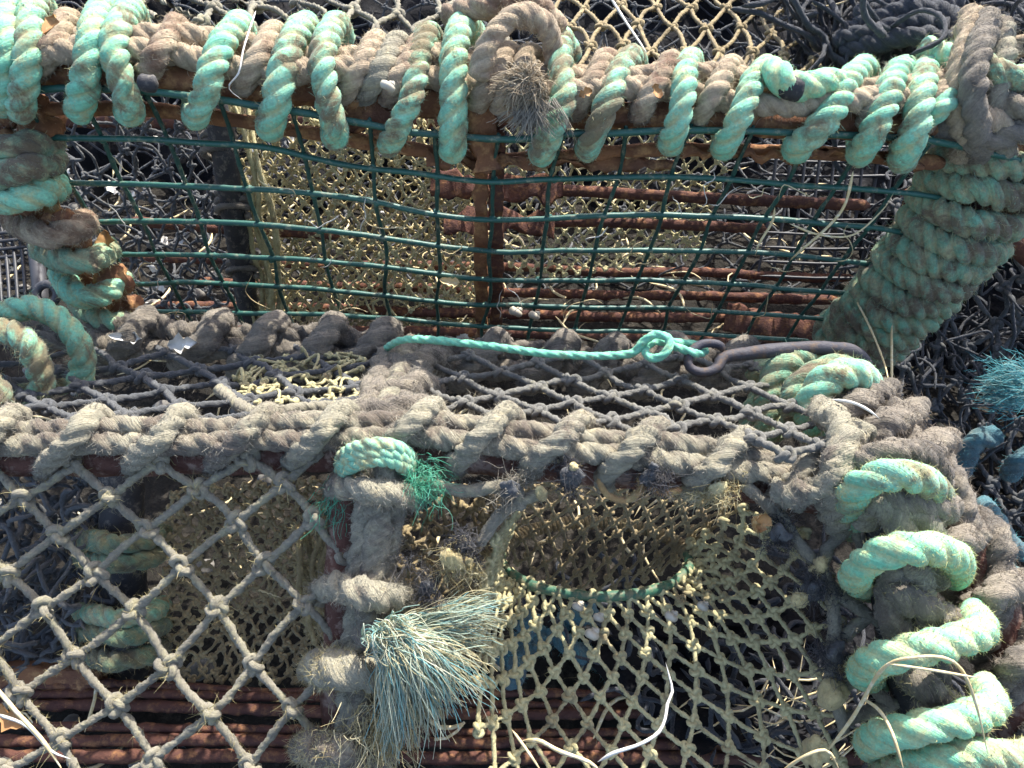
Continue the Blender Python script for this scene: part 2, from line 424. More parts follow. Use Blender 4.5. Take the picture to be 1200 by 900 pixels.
GREENRING = solid('green_hose', (.04, .13, .075), (.035, .10, .06), (.17, .16, .09), .46, .6, 40, 150, (.4, .8), .4, .001, .4)
PLASTIC = solid('black_plastic', (.03, .03, .033), (.045, .045, .05), (.2, .19, .17), .6, .75, 20, 80, (.35, .7), .2, .001, .4)
SHELL = solid('shell', (.46, .42, .33), (.36, .31, .23), (.42, .30, .18), .6, .75, 60, 200, (.4, .6), .2, .0005, .4)
LEAF = solid('dry_leaf', (.40, .22, .08), (.30, .15, .06), (.55, .38, .18), .55, .7, 50, 150, (.6, .8), .4, .0008, .3)
STRAW = solid('straw', (.62, .50, .27), (.50, .38, .19), (.70, .63, .45), .5, .65, 30, 200, (.5, .7), .3, .0005, .35)
WHITEPL = solid('white_strip', (.62, .60, .54), (.50, .47, .40), (.70, .69, .65), .5, .65, 40, 200, (.45, .6), .2, .0005, .4)
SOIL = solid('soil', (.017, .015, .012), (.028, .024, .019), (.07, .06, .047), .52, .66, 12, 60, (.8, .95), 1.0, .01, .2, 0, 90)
STONE = solid('stone', (.17, .16, .14), (.12, .11, .10), (.28, .26, .23), .5, .7, 9, 60, (.6, .9), .5, .002, .3)
H_TEAL = hairmat('teal_fuzz', [(.34, .52, .38), (.46, .48, .28), (.48, .42, .23), (.40, .35, .2)])
H_LIME = hairmat('algae_fuzz', [(.50, .50, .22), (.56, .52, .26), (.42, .46, .24), (.48, .42, .2)])
H_TAN = hairmat('tan_fuzz', [(.50, .42, .30), (.40, .33, .23), (.58, .50, .36), (.34, .27, .18)])
H_GREY = hairmat('grey_fuzz', [(.36, .33, .27), (.28, .26, .21), (.46, .42, .33), (.22, .20, .17)])
H_BROWN = hairmat('brown_fuzz', [(.24, .20, .16), (.16, .14, .12), (.32, .27, .20), (.20, .17, .14)])
H_OLIVE = hairmat('olive_fuzz', [(.40, .34, .16), (.50, .42, .22), (.30, .25, .12), (.46, .40, .20)])
H_DARK = hairmat('dark_fuzz', [(.07, .07, .08), (.11, .11, .12), (.16, .15, .14), (.05, .05, .055)])
H_FRAY = hairmat('frayed_fibre', [(.72, .73, .58), (.54, .64, .53), (.44, .60, .52), (.26, .50, .50), (.68, .61, .38), (.58, .63, .50), (.74, .73, .58), (.64, .60, .40)], tr=.45)
H_BLUE = hairmat('blue_fray', [(.10, .38, .42), (.16, .44, .46), (.08, .28, .33), (.3, .48, .46)])
H_GREEN = hairmat('green_fray', [(.08, .42, .26), (.12, .50, .33), (.2, .52, .36), (.10, .34, .2)])
H_CREAM = hairmat('cream_fray', [(.55, .47, .25), (.62, .55, .34), (.48, .38, .18), (.50, .46, .30)])

# ------------------------------------------------------------------ things
def thing(name, label, cat, loc, group=None):
    o = bpy.data.objects.new(name, None); COL.objects.link(o); o.empty_display_size = .05
    o.location = Vector(loc); o['label'] = label; o['category'] = cat; o['kind'] = 'thing'
    if group or cat == 'lobster pot': o['group'] = group or 'lobster pots stacked together'
    return o
def tag(o, label, cat, group=None, kind=None):
    if label: o['label'] = label
    if cat: o['category'] = cat
    if group: o['group'] = group
    if kind: o['kind'] = kind
    return o

#====================================================================== REAR CREEL
PD = lambda v: .6*803/(965-v)                        # depth of the wire panel (a plane) under an image height
rear = thing('lobster_pot', 'rear lobster pot with a green wire panel and teal rope lashed along its rim', 'lobster pot', (0.0, .66, .02))
vA = ([-60, 45, 190, 330, 430, 530, 600, 680, 800, 930, 1080, 1150, 1200], [108, 105, 107, 128, 145, 160, 164, 157, 152, 155, 165, 178, 190])
barv = lambda u: np.interp(u, [-80, 0, 200, 400, 600, 800, 1000, 1150, 1220], [52, 56, 68, 84, 102, 112, 120, 124, 126])
bard = lambda u: PD(np.interp(u, *vA))+.004

# wire panel
mb = MB()
rows = [
 list(zip(*vA)),
 [(-60, 165), (0, 163), (160, 163), (300, 172), (400, 192), (560, 212), (640, 210), (800, 207), (950, 217), (1060, 225), (1110, 233)],
 [(55, 213), (270, 220), (400, 232), (560, 257), (700, 253), (800, 252), (950, 260), (1080, 274)],
 [(43, 262), (250, 260), (400, 273), (560, 294), (700, 293), (800, 294), (910, 298), (1040, 312)],
 [(73, 299), (230, 299), (400, 308), (567, 327), (700, 328), (800, 330), (1010, 345)],
 [(97, 333), (233, 332), (400, 341), (530, 355), (680, 360), (800, 362), (970, 374)],
 [(125, 363), (400, 370), (600, 385), (800, 390), (950, 400)],
 [(170, 390), (300, 392), (400, 396), (600, 408), (800, 414), (930, 420)]]
RW = .0024
for k, r in enumerate(rows):
    c = smooth(PA([(u, v, PD(v)-.002) for u, v in r]), .004)
    c = c+np.stack([vnoise(c*25+q*9+k) for q in range(3)], 1)*.0012
    sweep(mb, c, RW*(1.15 if k == 0 else 1), 8, noise=.0003, nscale=150)
rowv = [np.interp(np.arange(-60, 1200, 10), [p[0] for p in r], [p[1] for p in r]) for r in rows]
xs = np.arange(-60, 1200, 10)
for x0 in (-22, 45, 113, 190, 270, 350, 432, 510, 585, 660, 735, 808, 882, 952, 1022, 1098):
    pts = []
    for k in range(8):
        v = 165.
        for _ in range(5):
            u = 525+(x0-525)*(965-v)/(965-150); v = np.interp(u, xs, rowv[k])
        if k > 1 and (u < rows[k][0][0]-25 or u > rows[k][-1][0]+25): continue
        pts.append((u+rng.normal()*2.4, v, PD(v)+.002)); blob(mb, P(u, v, PD(v)), .0031, 0, .35, 300, 7, seed=u)
    if len(pts) > 2:
        c = smooth(PA([(pts[0][0], pts[0][1]-8, pts[0][2])]+pts+[(pts[-1][0]*.97+525*.03, pts[-1][1]+12, PD(pts[-1][1]+12))]), .004)
        c = c+np.stack([vnoise(c*25+q*9+x0) for q in range(3)], 1)*.0014
        sweep(mb, c, RW*.74, 8, noise=.0005, nscale=150, m=1)
mb.build('wire_panel', [WIRE, WIRE_D], rear)

# rim pipe under the padding
def pipe(name, pts, R, mat, parent, noise=.08, sides=14, ns=70, step=.005):
    b = MB(); c = smooth(PA(pts), step); sweep(b, c, R, sides, noise=noise*R, nscale=ns, taper=True); return b.build(name, mat, parent)
us = [-80, 60, 200, 330, 460, 600, 740, 880, 1000, 1110, 1180]
pipe('rim_pipe', [(u, barv(u)+27, bard(u)+.008) for u in us], .0115, RUSTY, rear, .16)
pipe('rim_rod', [(u, np.interp(u, *vA)+22, bard(u)+.035) for u in us[:-1]], .0055, RUSTY, rear, .25)
# padding ropes along the rim
for (dv, dd, ph) in ((-20, .0, 0), (0, -.012, 1.5), (-10, .018, 3)):
    b = MB()
    pxrope(b, [(u, barv(u)+dv+7*math.sin(u*.021+ph), bard(u)+dd+.006*math.cos(u*.021+ph)) for u in range(-80, 1190, 45)], R=.0090, fz=1500, flen=.006, noise=.18, pitch=.040)
    b.build('padding_rope', [TAN, H_TAN], rear)
# short tan turns between the teal ones
for (u, w, mt, hm) in ((60, 24, TAN, H_TAN), (185, 22, TAN, H_TAN), (300, 22, TAN, H_TAN), (420, 30, TAN, H_TAN), (445, 26, GREY, H_GREY), (470, 20, TAN, H_TAN), (575, 30, TAN, H_TAN), (600, 26, TAN, H_TAN), (690, 25, TAN, H_TAN), (765, 22, TAN, H_TAN), (835, 22, TAN, H_TAN), (1030, 22, GREY, H_GREY), (1100, 25, TAN, H_TAN)):
    v = barv(u); d = bard(u); b = MB()
    pxrope(b, [(u+30, v-10, d+.045), (u+22, v-38, d+.012), (u+8, v-16, d-.014), (u-6, v+6, d-.018), (u-16, v+24, d-.002), (u-22, v+30, d+.03)], R=.0085, fz=1600, flen=.006, noise=.16)
    b.build('tan_turn', [mt, hm], rear)
# rust flakes/plates hanging from the rim at the middle
for (a, c_, w) in (((385, 128, .59), (480, 150, .60), .022), ((560, 120, .60), (572, 200, .62), .03), ((800, 178, .62), (1085, 190, .63), .006), ((500, 190, .63), (640, 190, .63), .012), ((640, 196, .64), (790, 190, .64), .010)):
    b = MB(); box(b, P(*a), P(*c_), w*.8, .004, noise=.006, wdir=UP if abs(a[0]-c_[0]) > 40 else RT); b.build('rust_plate', RUSTY, rear)
# centre strut
for off, mt in ((-9, RUSTY), (11, RUST)):
    b = MB(); box(b, P(572+off, 150, PD(150)+.02), P(572+off*.8, 415, PD(415)+.02), .0125, .006, noise=.0022, wdir=RT); b.build('centre_strut', mt, rear)
for (u0, v0, u1, v1, d) in ((505, 215, 660, 222, .74), (520, 258, 650, 262, .8)):
    b = MB(); box(b, P(u0, v0, d), P(u1, v1, d), .022, .004, noise=.007, wdir=UP); b.build('rust_plate', RUST, rear)
# teal turns over the rim
WR = [((12, -4), (8, 50), (2, 118)), ((42, -6), (34, 60), (24, 126)), ((120, 8), (106, 60), (94, 126)), ((152, 8), (133, 60), (152, 128)),
 ((279, 26), (249, 78), (230, 134)), ((355, 28), (331, 84), (318, 148)), ((392, 26), (377, 74), (393, 158)), ((501, 36), (484, 108), (458, 166)),
 ((544, 22), (532, 84), (531, 172)), ((656, 44), (661, 112), (637, 178)), ((738, 64), (714, 116), (690, 172)), ((807, 68), (801, 116), (788, 166)),
 ((895, 76), (873, 122), (850, 170)), ((1008, 78), (974, 130), (936, 172)), ((1055, 78), (1035, 130), (1009, 178)), ((1085, 78), (1078, 132), (1060, 184)), ((1132, 92), (1106, 124), (1080, 142))]
for k, ((u0, v0), (u1, v1), (u2, v2)) in enumerate(WR):
    d = bard(u1); b = MB()
    pxrope(b, [(u0+14, v0+26, d+.06), (u0+5, v0+5, d+.040), (u0, v0+4, d+.014), ((u0+u1)/2-2, (v0+v1)/2-3, d-.012), (u1, v1, d-.024), ((u1+u2)/2, (v1+v2)/2+2, d-.022), (u2, v2-2, d-.008), (u2-2, v2+2, d+.016), (u2-2, v2-16, d+.045)],
           R=(.0099 if k != 16 else .009)*rng.uniform(.92, 1.08), fz=1600, flen=.0048, noise=.10, amp=.21, pitch=rng.uniform(.037, .046), wob=.02)
    b.build('lashing_turn', [TEAL, H_TEAL], rear)
# taped rope end lying on the rim near the right
b = MB(); pxrope(b, [(900, 82, .595), (912, 88, .575), (925, 98, .57), (945, 102, .572), (968, 98, .58), (990, 104, .60)], R=.0105, fz=1200, flen=.004); tail = b.build('lashing_tail', [TEAL_LIME, H_TEAL], rear)
b = MB(); sweep(b, smooth(PA([(915, 93, .572), (928, 101, .568), (938, 103, .570)]), .0015), .0088, 16, noise=.0018); b.build('tape', RUBBER, tail)
b = MB(); sweep(b, smooth(PA([(162, 96, .53), (174, 98, .53), (186, 99, .532)]), .0015), .0055, 16, noise=.0014); b.build('tape', RUBBER, rear)
def wad(mb, S, M, E, nf, spread, w, m=0, rv=None, wav=.0022, segs=12):
    t = np.linspace(0, 1, segs)[None, :, None]
    S, M, E = (np.asarray(q)[None, None] for q in (S, M, E))
    cut = rng.uniform(.72, 1.05, (nf, 1, 1)); tt = t*cut
    c = S*(1-tt)**2+2*M*tt*(1-tt)+E*tt*tt
    o = rng.normal(size=(nf, 1, 3)); ph = rng.uniform(0, 6.28, (nf, 1, 3)); fq_ = rng.uniform(3, 9, (nf, 1, 3))
    c = c+o*(.0012+spread*tt**1.3)+np.sin(tt*fq_+ph)*wav*tt
    T = np.gradient(c, axis=1); T /= np.linalg.norm(T, axis=2, keepdims=True)+1e-9
    s1 = np.cross(T, rng.normal(size=(nf, 1, 3))); s1 /= np.linalg.norm(s1, axis=2, keepdims=True)+1e-9; s2 = np.cross(T, s1)
    ws = w*rng.uniform(.6, 1.5, (nf, 1, 1))*(1-.45*t)
    v = np.stack([c+ws*(s1*math.cos(k)+s2*math.sin(k)) for k in (0, 2.094, 4.189)], 2).reshape(-1, 3)
    k = (np.arange(nf)*segs*3)[:, None, None]; i = np.arange(segs-1)[None, :, None]*3; jj = np.arange(3)[None, None]; j2 = (jj+1) % 3
    f = np.stack([k+i+jj, k+i+j2, k+i+3+j2, k+i+3+jj], -1).reshape(-1, 4)
    r = np.where(rng.random(nf) < .65, rng.random() if rv is None else rv, rng.random(nf))
    r = np.repeat(r, (segs-1)*12); mb.add(v, f, np.stack([r, r], 1), m)
# frayed knot end in the middle of the rim
b = MB(); S = blob(b, P(617, 98, .572), .013, 0, .35, 90)
for q in range(70):
    a = rng.uniform(0, 6.28); r = rng.uniform(14, 30)
    su, sv = 622+rng.normal()*8, 98+rng.normal()*7; eu, ev = 610+r*math.cos(a)*1.15, 97+r*math.sin(a)*.9
    wad(b, P(su, sv, .560), P((su+eu)/2, (sv+ev)/2-6, .540), P(eu, ev+6, .554), 14, .0024, .00034, 1, wav=.0016, segs=9)
fk = b.build('frayed_knot', [TAN, H_TAN], rear)
b = MB()
for q in range(45):
    su, sv = 624+rng.normal()*9, 112+rng.normal()*4; eu, ev = 622+rng.normal()*16, 150+rng.normal()*7
    wad(b, P(su, sv, .560), P((su+eu)/2+3, (sv+ev)/2, .550), P(eu, ev, .562), 12, .0014, .0003, 0, wav=.0012, segs=9)
b.build('frayed_end', [H_GREY], fk)
b = MB(); pxrope(b, [(560, 95, .575), (575, 50, .57), (605, 20, .575), (640, 30, .58), (650, 75, .60)], R=.0088, fz=2200, flen=.006, noise=.2); b.build('knot_loop', [TAN, H_TAN], rear)
b = MB(); pxrope(b, [(520, 20, .62), (570, 8, .60), (620, 0, .60), (660, 40, .61)], R=.0092, fz=2000, flen=.006, noise=.2); b.build('knot_loop', [TAN, H_TAN], rear)

# left side: lashed bundle
pl = PA([(5, 150, .60), (22, 205, .62), (52, 262, .655), (88, 312, .70), (128, 360, .76), (165, 392, .80)])
b = MB(); sweep(b, smooth(pl, .004), .017, 14, noise=.005, nscale=60); b.build('side_rail', RUSTY, rear)
LT = [([(-60, 185, .60), (-10, 178, .575), (40, 168, .585), (62, 172, .62)], TEAL_OLD), ([(-70, 205, .60), (-15, 208, .575), (35, 196, .58), (66, 188, .62)], TEAL_OLD),
      ([(-70, 232, .61), (-10, 236, .585), (40, 228, .59), (72, 216, .63)], TEAL), ([(10, 255, .65), (50, 275, .62), (88, 268, .63), (100, 258, .67)], TAN),
      ([(45, 290, .68), (75, 305, .645), (108, 305, .65), (130, 290, .69)], TEAL_OLD), ([(70, 318, .70), (85, 342, .67), (118, 345, .675), (146, 322, .71)], TEAL),
      ([(85, 345, .73), (110, 372, .70), (150, 380, .70), (180, 374, .74)], TEAL_OLD), ([(100, 380, .75), (125, 392, .735), (160, 392, .735), (190, 386, .77)], TAN)]
for pts, mt in LT:
    b = MB(); pxrope(b, pts, R=.0105, fz=2200, flen=.006, noise=.12, amp=.22); b.build('side_turn', [mt, H_TEAL if mt is not TAN else H_TAN], rear)
# leafy rust lumps on the left rail
for (u, v, d, r) in ((75, 262, .63, .013), (95, 290, .66, .012), (45, 140, .60, .018), (135, 330, .70, .014), (20, 130, .6, .016), (150, 365, .73, .014)):
    b = MB(); S = blob(b, P(u, v, d), r, 0, .5, 80, seed=u); fuzz(b, S, 260, .007); b.build('debris_lump', [RUSTY, H_TAN], rear)
# right side: tight coil
pr = PA([(1165, 178, .66), (1140, 235, .675), (1105, 285, .70), (1065, 335, .735), (1020, 385, .79), (985, 412, .83)])
b = MB(); sweep(b, smooth(pr, .004), .02, 14, noise=.003); b.build('side_rail', RUST, rear)
b = MB(); helix(b, pr, [.043, .037, .033, .032], .0200, .0116, start=1., m=0, fz=1400, flen=.005, noise=.13, amp=.27, pitch=.036); b.build('side_coil', [TEAL_OLD, H_TEAL], rear)
# corner tangle top right
for pts, mt, hm, R in (([(1160, 20, .62), (1148, 60, .585), (1140, 110, .575), (1148, 165, .60), (1150, 190, .65)], BROWN, H_BROWN, .0098),
     ([(1110, 60, .63), (1150, 75, .59), (1185, 90, .585), (1230, 95, .60)], TEAL, H_TEAL, .0100),
     ([(1085, 55, .64), (1110, 66, .615), (1130, 85, .61)], TEAL, H_TEAL, .0098),
     ([(1100, 150, .62), (1150, 165, .60), (1200, 150, .59), (1240, 160, .62)], BROWN, H_BROWN, .0098),
     ([(1165, 115, .60), (1200, 130, .58), (1240, 130, .6)], GREY, H_GREY, .0095),
     ([(1120, 40, .66), (1160, 70, .62), (1175, 130, .60), (1160, 185, .64)], GREY, H_GREY, .0095),
     ([(1180, 60, .63), (1215, 50, .62), (1250, 70, .63)], TAN, H_TAN, .0095),
     ([(1140, 15, .63), (1130, 60, .60), (1122, 110, .588), (1130, 160, .605), (1128, 185, .64)], TAN, H_TAN, .0092), ([(1175, 25, .63), (1172, 70, .595), (1168, 120, .59), (1176, 170, .61), (1180, 200, .65)], GREY, H_GREY, .0092), ([(1110, 120, .62), (1160, 140, .59), (1215, 160, .60)], TAN, H_TAN, .009),
     ([(1075, 165, .63), (1110, 150, .61), (1150, 130, .605), (1215, 115, .60)], BROWN, H_BROWN, .0095)):
    b = MB(); pxrope(b, pts, R=R, fz=1900, flen=.007, noise=.2); b.build('corner_rope', [mt, hm], rear)
b = MB(); blob(b, P(1170, 150, .64), .032, 0, .35, 60); b.build('corner_joint', RUSTY, rear)
# inside of the rear creel: floor rods, far frame, hose post, net
for (a, c_, R) in (((640, 222, .88), (1020, 241, .88), .0066), ((600, 256, .90), (900, 269, .90), .006), ((150, 258, .90), (400, 278, .90), .006), ((60, 300, .93), (1000, 326, .93), .0062),
     ((230, 329, .95), (985, 352, .95), .0062), ((180, 356, .96), (965, 378, .96), .0062), ((120, 384, .97), (930, 398, .97), .0062), ((100, 412, .98), (930, 424, .98), .0062)):
    b = MB(); zz = lambda q: P(q[0], q[1], GD(q[1], .03)) if a[1] > 290 else P(*q); c = smooth([zz(a), zz(c_)], .006); c = c+np.stack([vnoise(c*8+q*9+a[1]) for q in range(3)], 1)*.003
    sweep(b, c, R, 10, noise=.0012, nscale=120); b.build('base_rod', RUST, rear)
b = MB(); box(b, P(850, 372, .95), P(960, 388, .93), .03, .02, noise=.005, wdir=UP); b.build('base_slat', RUST, rear)
hp = PA([(238, 80, .72), (258, 150, .75), (270, 230, .80), (287, 335, .90), (292, 380, .95)])
b = MB(); sweep(b, smooth(hp, .005), .0125, 16, noise=.0008); ho = b.build('hose_post', RUBBER, rear)
for (u, v, d) in ((257, 172, .765), (273, 238, .81), (284, 310, .875)):
    b = MB()
    for k in (-1, 0, 1):
        a = np.linspace(0, 6.6, 22); cc = P(u, v+9*k, d)
        rope(b, cc+np.outer(np.cos(a), RT)*.0150+np.outer(np.sin(a), FW)*.0150+np.outer(a-3, UP)*.0012, R=.0036, fz=300, flen=.004, sides=9)
    b.build('twine_binding', [BROWN, H_BROWN], rear)
# tan braided edge and inner funnel net
for k in range(7):
    b = MB(); j4 = rng.normal(size=5)*5
    pxrope(b, [(250+k*7+j4[0], 118, .74+.006*k), (266+k*7+j4[1], 190, .78), (283+k*7+j4[2], 260, .83), (298+k*5+j4[3], 330, .89), (306+k*4+j4[4], 395, .95)], R=.0027, fz=900, flen=.006, sides=9, pitch=.016, wob=.5, noise=.3); b.build('net_edge_cord', [OLIVE, H_OLIVE], rear)
b = MB(); net_grid(b, quad_map([(275, 110, .78), (585, 140, .86), (570, 400, 1.0), (305, 400, .96)], .05), 40, 34, .00125, kr=.0016, jit=.16, bend=.07, sides=6); b.build('inner_net', [STRAWNET, H_OLIVE], rear)
b = MB(); net_grid(b, quad_map([(310, 120, .83), (560, 150, .90), (560, 400, 1.02), (320, 400, 1.0)], -.05), 22, 20, .0014, kr=.0018, jit=.22, bend=.12, sides=6); b.build('inner_net', [OLIVE, H_OLIVE], rear)
b = MB(); net_grid(b, quad_map([(590, 150, .86), (860, 160, .88), (820, 300, .98), (600, 330, .99)], .06), 28, 16, .0014, kr=.0018, jit=.14, bend=.07, sides=6); b.build('inner_net', [OLIVE, H_OLIVE], rear)
# top and back net of rear creel seen over the rim
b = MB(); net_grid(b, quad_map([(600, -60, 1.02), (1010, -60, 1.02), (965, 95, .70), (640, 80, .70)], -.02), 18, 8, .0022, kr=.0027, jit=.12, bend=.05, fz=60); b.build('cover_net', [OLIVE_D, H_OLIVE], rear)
b = MB(); net_grid(b, quad_map([(100, -70, 1.02), (600, -70, 1.02), (600, 60, .70), (180, 20, .66)], -.02), 16, 6, .0027, kr=.0034, jit=.18, bend=.08, fz=40); b.build('cover_net', [TWINE, H_GREY], rear)
b = MB(); net_grid(b, quad_map([(-60, 90, .72), (250, 100, .74), (270, 400, 1.0), (120, 400, .98)], .03), 14, 16, .0017, jit=.3, bend=.14); b.build('end_net', [TWINE_D, H_DARK], rear)
b = MB()
for u in range(900, 1040, 17):
    c = smooth(PA([(u+14, 150, 1.00), (u, 260, 1.01), (u-14, 330, 1.02)]), .01); sweep(b, c, .0022, 6, noise=.0004)
for v in range(170, 330, 17):
    c = smooth(PA([(890, v, 1.01), (960, v+3, 1.01), (1050, v+2, 1.0)]), .01); sweep(b, c, .002, 6, noise=.0004)
b.build('end_mesh', PLASTIC, rear)

#====================================================================== FRONT CREEL
TD = lambda v: 1/(2-(510-v)/110*.571)               # depth of its top plane
FD = .5
front = thing('lobster_pot', 'front lobster pot with grey diamond netting and a round netted entrance', 'lobster pot', (0.0, .30, .02))
fbv = lambda u: np.interp(u, [-60, 0, 240, 480, 600, 700, 800, 930, 1000], [514, 513, 512, 503, 515, 524, 532, 552, 566])
# front top rail
pipe('top_rail', [(u, fbv(u)+27, FD+.014) for u in (-60, 150, 300, 480, 620, 760, 900, 985)], .0105, PINKRUST, front, .12)
for (dv, dd, ph) in ((-10, .002, 0), (8, -.004, 2.2)):
    b = MB(); pxrope(b, [(u, fbv(u)+dv+1.5*math.sin(u*.03+ph), FD+dd) for u in range(-60, 990, 40)], R=.0074, fz=2000, flen=.006, noise=.2, pitch=.042, nscale=120); b.build('padding_rope', [GREY, H_GREY], front)
for u in (-20, 80, 182, 278, 372, 470, 560, 645, 735, 838, 935):
    v = fbv(u); b = MB(); d = FD
    pxrope(b, [(u+46, v-12, d+.035), (u+36, v-27, d+.010), (u+18, v-14, d-.010), (u, v+6, d-.015), (u-20, v+24, d-.006), (u-28, v+36, d+.012), (u-26, v+30, d+.04)], R=.0074, fz=3200, flen=.006, noise=.26, nscale=120)
    b.build('padding_turn', [GREY, H_GREY], front)
# back top rail
bbv = lambda u: np.interp(u, [60, 200, 450, 520, 700, 900, 1000], [392, 396, 408, 420, 425, 432, 440])
for (dv, dd, ph) in ((-8, .006, 0), (10, 0, 2), (0, .02, 1)):
    b = MB(); pxrope(b, [(u, bbv(u)+dv+4*math.sin(u*.03+ph), .69+dd) for u in range(20, 960, 40)], R=.0105, fz=1900, flen=.007, noise=.28, nscale=80); b.build('padding_rope', [BROWN, H_BROWN], front)
for u in (150, 235, 300, 370, 430, 560, 640, 700, 770, 850):
    v = bbv(u); b = MB(); d = .685
    pxrope(b, [(u+30, v-8, d+.03), (u+22, v-22, d+.0), (u+4, v, d-.016), (u-16, v+22, d-.006), (u-22, v+28, d+.02)], R=.0115, fz=2200, flen=.007, noise=.28); b.build('padding_turn', [BROWN, H_BROWN], front)
pipe('back_rail', [(20, 398, .71), (450, 412, .71), (960, 440, .71)], .011, RUST, front)
# cross bar with lashings between the rails
for (du, dd) in ((-22, 0), (0, -.006), (20, 0)):
    b = MB(); pxrope(b, [(485+du, 402, .69+dd), (475+du, 430, .63+dd), (458+du, 468, .565+dd), (445+du, 505, .505+dd)], R=.0095, fz=3400, flen=.006, noise=.28, nscale=100); b.build('cross_rope', [BROWN if du else GREY, H_GREY], front)
for (v, d, w) in ((425, .64, 40), (455, .585, 44), (482, .54, 50)):
    u = 478-(v-425)*.45; b = MB()
    pxrope(b, [(u-w, v+10, d+.03), (u-w*.7, v+2, d), (u, v+3, d-.018), (u+w*.7, v-4, d), (u+w, v+4, d+.03)], R=.0098, fz=3200, flen=.007, noise=.3); b.build('cross_turn', [BROWN, H_GREY], front)
# post
pipe('post', [(408, 545, FD+.01), (402, 700, FD+.01), (398, 930, FD+.012)], .0125, PINKRUST, front, .1)
for (du, dd, R) in ((16, -.006, .0092), (42, -.002, .0088), (29, -.012, .0085)):
    b = MB(); pxrope(b, [(418+du, 530, FD+dd-.002), (415+du*1.0, 600, FD+dd), (408+du*.85, 700, FD+dd), (400+du*.8, 800, FD+dd), (396+du*.7, 940, FD+dd)], R=R, fz=3600, flen=.0065, noise=.26, nscale=90); b.build('post_rope', [GREY, H_GREY], front)
for (v, u, w, mt, hm, R) in ((694, 428, 44, GREY, H_GREY, .0085), (785, 414, 40, GREY, H_CREAM, .0105), (575, 440, 42, GREY, H_GREY, .0085), (880, 400, 38, GREY, H_CREAM, .0095)):
    b = MB(); pxrope(b, [(u-w-6, v+2, FD+.03), (u-w, v-4, FD), (u-w*.4, v-2, FD-.022), (u+w*.3, v+4, FD-.024), (u+w, v+6, FD-.002), (u+w+4, v+6, FD+.03)], R=R, fz=4500, flen=.007, noise=.3, nscale=90); b.build('post_turn', [mt, hm], front)
# teal band over the post head
for dv, R in ((0, .005), (9, .0048), (17, .0045)):
    b = MB(); pxrope(b, [(398, 548+dv, FD+.02), (404, 535+dv, FD-.012), (425, 524+dv, FD-.028), (452, 522+dv, FD-.028), (476, 532+dv, FD-.014), (482, 548+dv, FD+.01)], R=R, fz=500, flen=.004, noise=.15); b.build('teal_band', [TEAL, H_TEAL], front)
b = MB(); tuft(b, P(496, 562, FD-.01), -UP*.4-FW*.6+RT*.2, 420, .012, .8, .0002, 0, .9, .006); b.build('green_tuft', [H_GREEN], front)
b = MB(); tuft(b, P(395, 590, FD+.0), -UP*.7-FW*.2-RT*.3, 120, .012, .6, .0002, 0, .8, .006); b.build('green_tuft', [H_GREEN], front)

# left side net (measured knots)
KN = {(0, 0): (233, 573), (1, 0): (277, 612), (2, 0): (310, 662), (3, 0): (357, 708), (0, 1): (173, 620), (1, 1): (213, 663), (2, 1): (255, 712), (3, 1): (297, 780), (4, 1): (343, 830),
 (0, 2): (112, 673), (1, 2): (157, 715), (2, 2): (198, 780), (3, 2): (247, 837), (4, 2): (293, 897), (0, 3): (50, 713), (1, 3): (87, 770), (2, 3): (137, 827), (3, 3): (180, 890), (1, 4): (23, 813), (2, 4): (70, 867),
 (-1, 1): (130, 583), (-1, 2): (68, 627), (-1, 3): (8, 673), (-2, 2): (27, 583), (1, -1): (333, 567), (2, -1): (367, 608), (-2, 1): (85, 545), (-1, 0): (185, 543), (0, -1): (290, 538), (1, -2): (378, 530), (-3, 2): (-15, 540),
 (-2, 3): (-32, 625), (0, 4): (-12, 760), (-1, 4): (-50, 715), (3, 4): (110, 930), (2, 5): (5, 905), (1, 5): (-40, 860), (4, 3): (230, 950), (5, 2): (340, 955), (5, 1): (385, 875), (4, 0): (398, 762), (3, -1): (408, 655), (5, 0): (430, 815), (6, 1): (420, 950)}
nodes = {k: P(u, v, FD+.002*rng.normal()) for k, (u, v) in KN.items()}
ED = [((i, j), (i+1, j)) for (i, j) in KN]+[((i, j), (i, j+1)) for (i, j) in KN]
b = MB(); net_from(b, nodes, ED, .0028, .0033, 0, fz=160, kfz=110, bend=.025, sides=10); b.build('side_net', [TWINE, H_OLIVE], front)
# top nets
def lattice(b, base, e1, e2, n1, n2, inside, depth, r, kr, fz=60, jit=3):
    nd = {}
    for i in range(*n1):
        for j in range(*n2):
            u = base[0]+e1[0]*i+e2[0]*j+rng.normal()*jit; v = base[1]+e1[1]*i+e2[1]*j+rng.normal()*jit*.5
            if inside(u, v): nd[(i, j)] = P(u, v, depth(v))
    net_from(b, nd, [((i, j), (i+1, j)) for (i, j) in nd]+[((i, j), (i, j+1)) for (i, j) in nd], r, kr, 0, fz=fz, kfz=15, bend=.03, sides=9)
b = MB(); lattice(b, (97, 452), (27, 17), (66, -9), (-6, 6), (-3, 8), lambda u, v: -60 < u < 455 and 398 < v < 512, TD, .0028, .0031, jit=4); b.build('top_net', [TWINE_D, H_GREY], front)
b = MB(); lattice(b, (585, 463), (41, 19), (43, -9), (-4, 9), (-8, 14), lambda u, v: 478 < u < 965 and 412 < v < fbv(u)-16, TD, .0026, .0029, jit=2.5); b.build('top_net', [TWINE_M, H_GREY], front)
